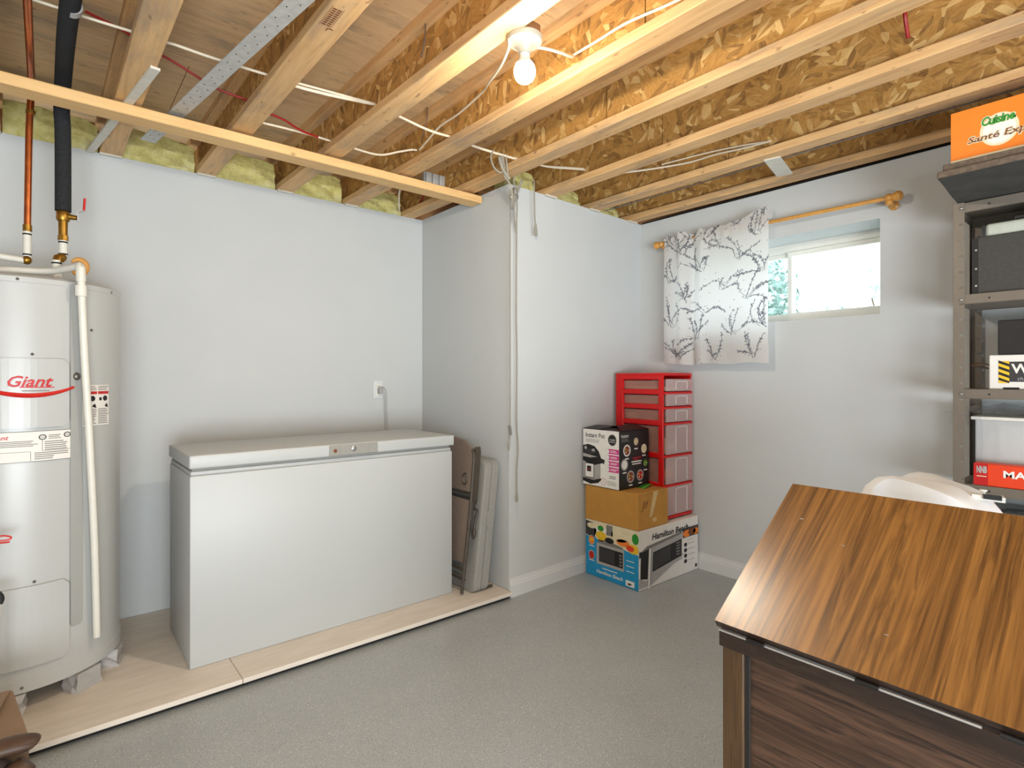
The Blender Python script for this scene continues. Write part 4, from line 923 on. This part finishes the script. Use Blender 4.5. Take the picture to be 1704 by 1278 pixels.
# things lying in the drawers
def inside(name, label, mat, i, fn, cat):
    z = zs[i]+.0035; o = fn(z).build(name, mat, base=(3.0, 2.2, z)); tag(o, label, cat)
inside('makeup_brush', 'pale brush with pinkish bristles in the third drawer from the top', 'ink_cream', 3, lambda z: MB().tube([(2.945, 2.33, z+.026), (2.945, 2.30, z+.026), (2.945, 2.25, z+.020)], [.018, .023, .009], 10).tube([(2.945, 2.25, z+.020), (2.945, 2.12, z+.010)], .004, 8), 'brush')
inside('folded_cloth', 'folded pink cloth in the second drawer from the top', 'chair_fabric', 4, lambda z: MB().rbox((2.93, 2.12, z), (3.12, 2.34, z+.030), .014, 3), 'cloth')
inside('paper_bundle', 'bundle of pale papers in the top drawer', 'ink_cream', 5, lambda z: MB().rbox((2.93, 2.08, z), (3.14, 2.35, z+.024), .004, 1), 'paper')
inside('paper_pad', 'white pad of paper leaning in the fourth drawer from the top', 'ink_white', 2, lambda z: MB().obb((3.08, 2.095, z+.040), (1, 0, .12), (0, .5, .6), (0, 1, 0), (.045, .030, .010)), 'paper')
inside('bottle_box', 'small pale carton in the fourth drawer from the top', 'ink_cream', 2, lambda z: MB().rbox((2.95, 2.06, z), (2.985, 2.10, z+.095), .003, 1), 'box')
inside('orange_pouch', 'orange soft pouch in the fifth drawer from the top', 'carton_orange', 1, lambda z: MB().sphere((3.03, 2.10, z+.038), (.065, .045, .037), 14), 'pouch')
inside('cloth_bundle', 'dark red cloth bundle in the bottom drawer', 'carton_dark_red', 0, lambda z: MB().sphere((3.06, 2.16, z+.045), (.10, .09, .044), 14), 'cloth')

# ------------------------------------------------------------------ curtain rod and curtain
RX = 3.158; RZ = 2.122
t_ = thing('curtain_rod', 'varnished wooden curtain rod with ball finials above the window', 'curtain rod', (RX, 1.55, RZ))
ra, rb = Vector((RX, 2.20, 2.126)), Vector((RX, .925, 2.112))
MB().tube([ra, rb], .0105, 12).build('rod', 'varnished_pine', t_)
for y, s_, z in ((2.20, 1, 2.126), (.925, -1, 2.112)):
    m = MB(); m.lathe([(.010, 0), (.012, s_*.004), (.018, s_*.008), (.021, s_*.018), (.018, s_*.028), (.014, s_*.032), (.018, s_*.038), (.0255, s_*.054), (.023, s_*.068), (.012, s_*.077), (0, s_*.079)], (RX, y, z), 20, 'y'); m.build('finial', 'varnished_pine', t_)
for y, z in ((2.195, 2.126), (.905, 2.1115)):
    m = MB(); m.lathe([(.022, XD-RX-.0005), (.022, XD-RX-.008), (.012, XD-RX-.014), (.011, .006)], (RX, y, z-.024), 16, 'x'); m.sphere((RX, y, z-.022), .018, 14); m.build('bracket', 'varnished_pine', t_)
random.seed(5)
NU, NV = 310, 390; CY0, CY1, CZ0, CZ1 = 1.487, 2.178, 1.318, 2.165
pr = [[0.0]*(NV+1) for _ in range(NU+1)]
def dab(u, v, r, s_=1.0):
    du, dv = r/(CY1-CY0)*NU, r/(CZ1-CZ0)*NV; cu, cv = u*NU, v*NV
    for i in range(max(0, int(cu-du-1)), min(NU, int(cu+du+1))+1):
        for j in range(max(0, int(cv-dv-1)), min(NV, int(cv+dv+1))+1):
            q = ((i-cu)/du)**2+((j-cv)/dv)**2
            if q < 1: pr[i][j] = max(pr[i][j], s_*min(1, 1.6*(1-q)))
def twig(u, v, ang, ln, curl, leaf=True, wd=.0024, tone=.8):
    n = int(ln/.0016)
    for k in range(n):
        s_ = k/n; dab(u, v, wd*(1-.4*s_)+.0012, tone)
        u += math.cos(ang)*.0016/(CY1-CY0); v += math.sin(ang)*.0016/(CZ1-CZ0); ang += curl*.0016
        if leaf and s_ > .25 and random.random() < .22:
            a2 = ang+random.choice((-1, 1))*random.uniform(.5, 1.1); L_ = random.uniform(.006, .015)
            for q in range(5): dab(u+math.cos(a2)*L_*q/4/(CY1-CY0), v+math.sin(a2)*L_*q/4/(CZ1-CZ0), .0030 if 0 < q < 4 else .0016, random.uniform(.6, 1))
def spray(u, v, ang, ln, curl, tone):
    twig(u, v, ang, ln, curl, True, .0013, tone)
for cu, cv in ((.16, .05), (.50, .03), (.86, .04), (.33, .20), (.70, .22), (.97, .25), (.06, .30), (.45, .38), (.82, .44), (.22, .48), (.60, .55), (.95, .60), (.08, .64), (.38, .70), (.74, .73), (.55, .86), (.90, .86), (.20, .84), (.06, .95), (.42, .96), (.72, .97), (.97, .97), (.28, .97)):
    for k in range(random.randint(4, 6)):
        spray(cu+random.uniform(-.04, .04), cv+random.uniform(-.02, .02), random.uniform(.3, 2.8), random.uniform(.07, .19), random.uniform(-12, 12), random.uniform(.5, 1))
    for k in range(9): dab(cu+random.gauss(0, .03), cv+abs(random.gauss(0, .03)), random.uniform(.003, .006), random.uniform(.25, .7))
for k in range(90): dab(random.random(), random.random(), random.uniform(.0022, .0045), random.uniform(.3, .8))
vs = []; pv = []
for i in range(NU+1):
    for j in range(NV+1):
        u, v = i/NU, j/NV                      # u: 0 = left in view (large y), v: 0 = bottom
        y = CY1-(CY1-CY0)*u + .004*math.sin(v*5)*(1-v)
        fold = .008*math.sin(u*9+.4)+.026*math.exp(-((u-.19)/.045)**2)*(.5+.5*v)-.024*math.exp(-((u-.29)/.035)**2)+.022*math.exp(-((u-.39)/.04)**2)*(.4+.6*v)+.005*math.sin(u*26+v*2)*(1-u)
        ztop = CZ1+.014*math.sin(u*38)*(1-u)+ (.050*max(0, (u-.70)/.30)**1.4) - .02*(1-u)*.6
        zbot = CZ0+.004*math.sin(u*17)
        z = zbot+(ztop-zbot)*v
        ga = math.exp(-((v-.945)/.035)**2)      # gathered on the rod pocket
        x = RX-.020-fold*(1-.75*ga) - .004 + (.006*math.sin(u*70)*(1-u)*ga) + .004*math.sin(u*64)*max(0, v-.96)*25*(1-u)
        vs.append((x, y, z))
        hem = .0
        pv.append(pr[i][j])
m = MB(); fs = [(i*(NV+1)+j, (i+1)*(NV+1)+j, (i+1)*(NV+1)+j+1, i*(NV+1)+j+1) for i in range(NU) for j in range(NV)]
m.add(vs, fs, 0, True)
t_ = thing('curtain', 'short white cotton curtain printed with dark twigs and leaves', 'curtain', (RX-.03, 1.83, CZ0))
o = m.build('cloth', 'curtain_cloth', t_)
at = o.data.color_attributes.new('print', 'FLOAT_COLOR', 'POINT')
flat = []
for p in pv: flat += [p, p, p, 1.0]
at.data.foreach_set('color', flat)
# hem: a second layer of cloth along the bottom
hv = [vs[i*(NV+1)+j] for i in range(NU+1) for j in range(0, 47)]
m = MB(); m.add([(p[0]+.004, p[1], p[2]) for p in hv], [(i*47+j, (i+1)*47+j, (i+1)*47+j+1, i*47+j+1) for i in range(NU) for j in range(46)], 0, True)
pk = [vs[i*(NV+1)+j] for i in range(NU+1) for j in range(360, 379)]
mp_ = MB(); mp_.add([(p[0]+.046, p[1], p[2]) for p in pk], [(i*19+j, (i+1)*19+j, (i+1)*19+j+1, i*19+j+1) for i in range(NU) for j in range(18)], 0, True)
p_ = mp_.build('rod_pocket', 'curtain_cloth', t_); p_.data.color_attributes.new('print', 'FLOAT_COLOR', 'POINT').data.foreach_set('color', [0.0, 0.0, 0.0, 1.0]*len(pk))
h_ = m.build('hem', 'curtain_cloth', t_); h_.data.color_attributes.new('print', 'FLOAT_COLOR', 'POINT').data.foreach_set('color', [0.0, 0.0, 0.0, 1.0]*len(hv))

# ------------------------------------------------------------------ steel shelving unit
SX = 2.900; SXB = 3.215; SY0, SY1 = -.335, .600
t_ = thing('shelving_unit', 'brown metal shelving unit with perforated posts against the window wall', 'shelf', ((SX+SXB)/2, (SY0+SY1)/2, 0))
def post(x, y, sx, sy, nm='post'):
    m = MB(); wd = .037; th = .002; top = 1.954
    # flange across Y, with slots 
    yi = y - sy*wd; ys0, ys1 = sorted((y, yi)); hw = .0068; hy = y - sy*.026
    m.box((x-th/2, min(y, hy+sy*hw), 0), (x+th/2, max(y, hy+sy*hw), top)); m.box((x-th/2, min(yi, hy-sy*hw), 0), (x+th/2, max(yi, hy-sy*hw), top))
    z = 0.0; step = .0655; z0 = .03; hz = .0048
    k = 0; last = 0
    while z0+k*step < top-.01:
        zc = z0+k*step; m.box((x-th/2, hy-hw, last), (x+th/2, hy+hw, zc-hz)); last = zc+hz; k += 1
    m.box((x-th/2, hy-hw, last), (x+th/2, hy+hw, top))
    xa, xb = sorted((x, x+sx*.034)); m.box((xa, y-th/2, 0), (xb, y+th/2, top))
    m.build(nm, 'shelf_paint', t_)
post(SX-.002, SY1, 1, 1); post(SX-.002, SY0, 1, -1); post(SXB, SY1, -1, 1); post(SXB, SY0, -1, -1)
DECK = [1.951, 1.573, 1.184, .794, .405, .08]
for z in DECK:
    m = MB(); m.box((SX, SY0+.002, z-.002), (SXB-.002, SY1-.002, z)); 
    for x in (SX, SXB-.003): m.box((x, SY0+.002, z-.038), (x+.0012, SY1-.002, z-.002))
    for x in (SX, SXB-.010): m.box((x, SY0+.002, z-.039), (x+.009, SY1-.002, z-.0375))
    for y in (SY0+.003, SY1-.0045): m.box((SX, y, z-.038), (SXB-.002, y+.0012, z-.002))
    d_ = m.build('shelf_deck', 'shelf_paint', t_)
    m = MB()
    m.sphere((SX-.004, SY1-.026, z-.020), (.004, .007, .006), 8); m.build('bolt', 'steel', d_)
    m = MB(); m.lathe([(.004, -.0004), (0, -.0006)], (SX, SY1-.115, z-.020), 8, 'x'); m.build('spare_hole', 'ink_black', d_)
# stack of dark boards on top
bd = []
for i, (z0, z1, y1, x0) in enumerate(((1.956, 1.980, .562, 2.492), (1.981, 2.006, .549, 2.508))):
    lab = ('lower dark rough board overhanging the top of the shelving unit', 'upper dark rough board under the orange box')[i]
    t_ = thing('rough_board', lab, 'board', (2.85, .1, z0), 'dark boards on the shelving unit')
    m = MB(); bm = bmesh.new(); bmesh.ops.create_cube(bm, size=1); bmesh.ops.subdivide_edges(bm, edges=list(bm.edges), cuts=11, use_grid_fill=True)
    for v_ in bm.verts:
        q = v_.co; X = x0+(q.x+.5)*(3.21-x0); Y = -.42+(q.y+.5)*(y1+.42+ (q.x+.5)*.045); e_ = .004*noise.noise(Vector((X*40, Y*40, q.z*3+i*9)))
        v_.co = Vector((X+(e_ if q.x < -.49 else 0), Y+(e_ if q.y > .49 else 0), z0+(q.z+.5)*(z1-z0)))
    m.bm(bm); 
    m.build('board', 'board_edge' if i else 'board_face', t_)
    m = MB()
    for k in range(1, 9):
        yy = y1-.13*k+(.03 if i else 0); m.box((x0-.0035, yy, z0+.002), (x0+.003, yy+.002, z1-.001))
    m.split('edge_crack', 'dark_gap', t_)
    m = MB(); m.rbox((x0-.006, -.42, z0+.001), (x0+.001, y1, z1-.001), .002, 1, smooth=False); m.build('rough_edge', 'board_edge', t_)
# orange food box
OX, OY, OZ0, OZ1 = 2.560, .538, 2.0075, 2.205
t_, b = carton('orange_box', 'orange food carton standing on the dark boards at the top right', (OX, -.02, OZ0), (OX+.30, OY, OZ1), 'carton_orange')
P = Print(Face((OX, OY, OZ0), (0, -1, 0), (0, 0, 1), (-1, 0, 0)), .558, OZ1-OZ0)
P.rect(.002, .0, .998, .11, 'ink_cream', 0); P.rect(.002, .11, .998, .995, 'carton_orange', 0)
P.ell(.245, .49, .095, .29, 'ink_cream', 1, 28); P.ell(.245, .49, .080, .25, 'carton_white', 2, 28)
P.text('Cuisine', .155, .585, .325, .775, 'ink_cream', 3, .2, .09); P.text('Cuisine', .16, .60, .32, .76, 'ink_green', 5, .2, .03)
P.text('Santé Express', .085, .30, .50, .48, 'ink_cream', 4, .2, .06); P.text('Santé Express', .09, .315, .495, .465, 'ink_brown', 6, .2, .01)
P.text('fé', .095, .03, .125, .085, 'carton_orange', 2, .2)
P.build('brand_print', b)
# second shelf: black box, grey tray, dark folder, blue cloth
z = DECK[1]+.0005
t_, b = carton('black_box', 'large black box on the second shelf', (2.925, -.10, z), (3.18, .545, 1.806), 'charcoal')
P = Print(Face((2.925, .545, z), (0, -1, 0), (0, 0, 1), (-1, 0, 0)), .645, .232); P.rect(0.001, .01, .034, .99, 'ink_black', 0)
for v_ in (.15, .45, .78): P.ell(.022, v_, .006, .018, 'ink_silver', 1, 8)
P.build('corner_strip', b)
zt = 1.8065
o = MB().rbox((2.935, -.05, zt), (3.17, .503, zt+.052), .012, 3).build('grey_tray', 'tray_grey', base=(3.05, .2, zt)); tag(o, 'pale grey plastic tray on the black box', 'tray')
o = MB().rbox((2.95, -.02, zt+.0525), (3.16, .42, zt+.072), .004, 1).build('black_case', 'black_plastic', base=(3.05, .2, zt+.05)); tag(o, 'flat black case on the grey tray', 'case')
o = MB().rbox((2.96, .05, zt+.0725), (3.15, .33, zt+.100), .012, 3).build('blue_cloth', 'blue_cloth', base=(3.05, .2, zt+.07)); tag(o, 'folded blue cloth on the black case', 'cloth')
# third shelf
z = DECK[2]+.0005
t_, b = carton('hazard_box', 'white carton with black and yellow hazard stripes on the third shelf', (2.925, -.05, z), (3.15, .490, 1.322), 'carton_white')
P = Print(Face((2.925, .490, z), (0, -1, 0), (0, 0, 1), (-1, 0, 0)), .540, .1375)
P.rect(.055, .22, .60, .80, 'ink_dark', 1); P.rect(.055, .18, .115, .82, 'ink_yellow', 2)
for k in range(4):
    v_ = .20+.165*k; P.poly([(.055, v_+.07), (.115, v_-.04 if v_-.04 > .18 else .18), (.115, v_+.04), (.055, v_+.15)], 'ink_black', 3)
P.text('WS', .125, .46, .265, .74, 'carton_white', 3, 0, .03); P.text('the', .16, .26, .21, .36, 'ink_silver', 3, .3); P.rect(.20, .37, .27, .385, 'carton_white', 3)
P.rect(.08, .0, .17, .06, 'ink_black', 1)
P.build('hazard_print', b)
m = MB(); m.tube(smooth_path([(2.99, .491, 1.265), (2.985, .52, 1.275), (2.975, .555, 1.283), (2.965, .535, 1.292), (2.955, .505, 1.287), (2.95, .491, 1.283)], 4), .0028, 6); m.build('cord_handle', 'cable_brown', t_)
o = MB().rbox((2.945, -.02, 1.3225), (3.14, .466, 1.462), .003, 1, smooth=False).build('black_carton', 'carton_black', base=(3.04, .2, 1.3225)); tag(o, 'plain black carton standing on the hazard striped box', 'box')
# fourth shelf
z = DECK[3]+.0005
t_, b = carton('game_box', 'flat red and orange game box at the front of the fourth shelf', (2.906, -.12, z), (2.975, .536, .884), 'carton_red')
P = Print(Face((2.906, .536, z), (0, -1, 0), (0, 0, 1), (-1, 0, 0)), .656, .0895)
P.rect(.001, .01, .070, .99, 'carton_dark_red', 0); P.text('NNB', .016, .56, .066, .88, 'ink_silver', 2, 0, .05); P.lines(.016, .38, .066, .46, 1, 'ink_cream'); P.text('MAGNETIC', .142, .44, .50, .76, 'ink_white', 2, 0, .03)
P.build('title_print', b)
t_ = thing('storage_tote', 'clear plastic storage tote with lid behind the red game box', 'tote', (3.09, .2, z))
m = MB()
for lo, hi in (((2.99, -.15, z), (3.20, .545, z+.003)), ((2.99, -.15, z), (2.993, .545, 1.055)), ((3.197, -.15, z), (3.20, .545, 1.055)), ((2.99, .542, z), (3.20, .545, 1.055)), ((2.99, -.15, z), (3.20, -.147, 1.055))): m.box(lo, hi)
m.build('tub', 'clear_tote', t_)
MB().rbox((2.982, -.16, 1.055), (3.21, .560, 1.070), .005, 2).build('lid', 'white_plastic', t_)
o = MB().rbox((2.999, -.10, z+.005), (3.15, .47, 1.035), .004, 1).build('paper_stack', 'carton_white', base=(3.08, .2, z+.005)); tag(o, 'block of white paper inside the clear tote', 'paper')
m = MB()
NS = 14
for i in range(NS+1):
    for j in range(5):
        y = .655-.80*i/NS; x = 2.955+.24*j/4; zz = 1.0735+.012*abs(math.sin(i*.9+j*.6)) + (.022 if i < 3 else .030)*(j/4) + .010*(i % 2)
        if i == 0: zz = 1.078
        m.v.append(Vector((x, y, zz)))
for i in range(NS):
    for j in range(4): a = i*5+j; m.f.append([a, a+1, a+6, a+5]); m.m.append(0); m.sm.append(True)
o = m.build('plastic_sheet', 'clear_film', base=(3.05, .3, 1.073)); tag(o, 'crumpled clear plastic sheet lying on the tote lid', 'plastic sheet')
# lower shelf
z = DECK[4]+.0005
t_ = thing('white_bin', 'white plastic bin with a grey lid below the fourth shelf', 'bin', (3.05, .2, z))
MB().rbox((2.92, -.15, z), (3.20, .50, .66), .02, 3).build('tub', 'white_plastic', t_)
MB().rbox((2.91, -.16, .66), (3.21, .515, .682), .006, 2).build('lid', 'lid_grey', t_)
MB().tube([(2.93, .47, .687), (2.97, .44, .70), (3.05, .10, .70)], .005, 6).build('black_strap', 'black_rubber', t_)

# ------------------------------------------------------------------ white plastic bag behind the cabinet
m = MB(); bm = bmesh.new(); bmesh.ops.create_cube(bm, size=1); bmesh.ops.subdivide_edges(bm, edges=list(bm.edges), cuts=11, use_grid_fill=True)
for v_ in bm.verts:
    q = v_.co.copy(); sq = 1-.10*(abs(q.x*2)**4+abs(q.y*2)**4)*(.6+.8*abs(q.z)); h = .955-.055*(.5-q.y)-.02*(q.x+.5)
    n1 = noise.noise(q*4)*.02; v_.co = Vector((2.03+q.x*.34*sq+n1, .47+q.y*.36*sq+n1, .004+max(0, (q.z+.5))*h*(1-.10*(abs(q.y*2)**3)*(q.z > .3))+n1*.6*(q.z > .2)))
m.bm(bm, 0, True)
t_ = thing('plastic_bag', 'full white plastic bag standing behind the walnut cabinet', 'bag', (2.06, .46, 0)); m.build('bag', 'plastic_bag', t_)
t_ = thing('game_controller', 'small white and black handheld controller on the plastic bag', 'controller', (2.08, .34, .88))
CXo = Vector((2.04, .345, .892))
MB().obb(CXo, (.3, -1, -.05), (1, .3, 0), (0, 0, 1), (.036, .018, .007)).build('shell', 'white_plastic', t_)
MB().obb(CXo+Vector((-.012, -.012, .004)), (.3, -1, -.05), (1, .3, 0), (0, 0, 1), (.020, .008, .006)).build('grip', 'black_plastic', t_)
MB().lathe([(.006, .007), (.005, .014), (.009, .016), (.009, .020), (0, .021)], CXo+Vector((.004, .010, 0)), 12).build('stick', 'white_plastic', t_)

# ------------------------------------------------------------------ walnut cabinet with tilted hinged top
CBX, CBY, CBZ = 1.088, .622, .690
t_ = thing('walnut_cabinet', 'walnut laminate cabinet with a tilted hinged top in the foreground', 'cabinet', (1.30, .2, 0))
Y0 = -.42
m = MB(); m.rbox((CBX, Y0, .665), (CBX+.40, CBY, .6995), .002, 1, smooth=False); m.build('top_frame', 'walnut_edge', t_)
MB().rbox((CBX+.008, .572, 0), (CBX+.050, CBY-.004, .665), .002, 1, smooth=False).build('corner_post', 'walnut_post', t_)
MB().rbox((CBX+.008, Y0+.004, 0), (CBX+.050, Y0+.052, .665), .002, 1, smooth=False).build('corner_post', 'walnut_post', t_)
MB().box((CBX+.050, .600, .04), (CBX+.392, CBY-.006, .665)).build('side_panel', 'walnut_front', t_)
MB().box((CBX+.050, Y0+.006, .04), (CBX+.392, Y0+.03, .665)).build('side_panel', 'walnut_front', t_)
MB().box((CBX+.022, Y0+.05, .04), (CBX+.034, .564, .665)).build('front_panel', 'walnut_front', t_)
MB().box((CBX+.014, .563, .04), (CBX+.036, .572, .665)).build('gap_shade_strip', 'dark_gap', t_)  # dark strip painted in for the shade between post and panel
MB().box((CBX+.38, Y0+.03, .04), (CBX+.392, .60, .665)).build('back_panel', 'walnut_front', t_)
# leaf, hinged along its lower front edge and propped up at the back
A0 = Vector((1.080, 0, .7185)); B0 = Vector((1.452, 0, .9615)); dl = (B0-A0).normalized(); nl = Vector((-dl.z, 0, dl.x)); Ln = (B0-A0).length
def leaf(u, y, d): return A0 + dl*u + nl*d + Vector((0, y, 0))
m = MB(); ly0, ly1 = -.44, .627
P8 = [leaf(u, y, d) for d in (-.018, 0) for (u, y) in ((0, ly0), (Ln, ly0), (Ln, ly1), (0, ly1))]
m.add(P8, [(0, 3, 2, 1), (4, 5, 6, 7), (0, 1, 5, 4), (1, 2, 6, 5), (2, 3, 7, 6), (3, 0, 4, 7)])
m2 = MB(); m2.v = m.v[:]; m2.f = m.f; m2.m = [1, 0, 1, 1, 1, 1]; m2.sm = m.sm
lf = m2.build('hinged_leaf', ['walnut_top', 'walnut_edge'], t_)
MB().tube([(CBX-.003, CBY-.002, .7005), (CBX-.003, .19, .7005)], .0026, 10).build('metal_edging', 'bright_metal', t_)
for y in (.540, .343, .150, -.15):
    m = MB(); m.tube([(CBX-.005, y+.018, .702), (CBX-.005, y-.018, .702)], .0045, 10); m.build('hinge', 'black_plastic', t_)
m = MB()
for u, y in ((.33, .565), (.275, .46), (.09, .335)): c = leaf(u, y, .0006); m.obb(c, (0, 1, .0), dl, nl, (.0035, .0010, .0008))
m.split('staple', 'steel', lf)
m = MB(); m.tube([(CBX+.33, .45, .706), (1.40, .45, .905)], .008, 8); m.build('prop_stay', 'steel', t_)

# ------------------------------------------------------------------ things at the lower left edge
t_ = thing('carton', 'pale brown carton at the lower left corner below the heater', 'box', (-.20, 2.05, 0))
bx = [(-.38, 1.93), (-.040, 1.915), (-.083, 2.225), (-.40, 2.24)]
m = MB(); m.prism(bx, lambda u, v, d: (u, v, d), .001, .298); m.build('carton_body', 'cardboard_pale', t_)
m = MB(); m.add([(-.088, 2.222, .300), (-.11, 2.05, .316), (-.38, 2.07, .314), (-.40, 2.236, .300)], [(0, 1, 2, 3)]); o = m.build('top_flap', 'cardboard_pale', t_); o.modifiers.new('t', 'SOLIDIFY').thickness = .003
t_ = thing('leather_glove', 'dark brown leather glove lying at the lower left corner', 'glove', (-.08, 1.86, 0))
def lump(name, mat, pts, rr, n=14): MB().tube(smooth_path(pts, 5), [rr[min(len(rr)-1, int(k/((len(pts)-1)*5+1)*len(rr)))]*(1) for k in range((len(pts)-1)*5+1)], n).build(name, mat, t_)
def lump2(name, mat, pts, r0): 
    sp_ = smooth_path(pts, 6); N_ = len(sp_); MB().tube(sp_, [r0*(.55+.55*math.sin(math.pi*(k+.6)/(N_+.4))**.6) for k in range(N_)], 16).build(name, mat, t_)
def lobe(name, mat, pts, r0, zc, fl):
    sp_ = smooth_path(pts, 6); N_ = len(sp_); MB().tube(sp_, [r0*(.75+.30*math.sin(math.pi*(k+.6)/(N_+.4))**.6) for k in range(N_)], 16).xf(lambda p: (p.x, p.y, zc+(p.z-zc)*fl)).build(name, mat, t_)
lobe('finger', 'leather', [(-.24, 1.872, .310), (-.14, 1.868, .312), (-.08, 1.866, .313), (-.046, 1.866, .306), (-.034, 1.868, .296)], .030, .31, .62)
lobe('thumb', 'leather', [(-.16, 1.83, .20), (-.11, 1.835, .225), (-.068, 1.842, .252), (-.040, 1.850, .272)], .030, .24, .8)
lobe('finger', 'leather', [(-.19, 1.81, .05), (-.170, 1.81, .15), (-.160, 1.82, .24), (-.166, 1.83, .290)], .034, .2, 1.0)
lobe('finger', 'leather', [(-.08, 1.83, .04), (-.070, 1.835, .12), (-.068, 1.842, .19), (-.072, 1.848, .225)], .034, .2, 1.0)
MB().sphere((-.115, 1.872, .150), (.075, .032, .148), 18).build('palm', 'leather_shade', t_)
MB().tube(smooth_path([(-.125, 1.838, .278), (-.108, 1.834, .290), (-.098, 1.838, .272)], 4), .005, 8).build('strap_buckle', 'steel', t_)
t_ = thing('hand_cart', 'white tube with black cap and red wire loop at the left edge', 'cart', (-.16, 2.42, 0))
MB().tube([(-.150, 2.44, PZ+.001), (-.131, 2.46, .50)], .011, 12).build('tube', 'white_plastic', t_)
MB().tube(smooth_path([(-.160, 2.46, .515), (-.134, 2.462, .528), (-.124, 2.462, .522), (-.120, 2.46, .508), (-.124, 2.458, .495)], 4), .009, 10).build('black_cap', 'black_rubber', t_)
m = MB(); m.tube(smooth_path([(-.145, 2.463, .522), (-.19, 2.47, .60), (-.20, 2.48, .69), (-.13, 2.49, .707), (-.104, 2.49, .704), (-.097, 2.49, .698), (-.105, 2.49, .692), (-.15, 2.49, .693), (-.16, 2.49, .688), (-.11, 2.488, .685), (-.10, 2.488, .686)], 5), .0028, 8); m.build('red_loop', 'red_paint', t_)
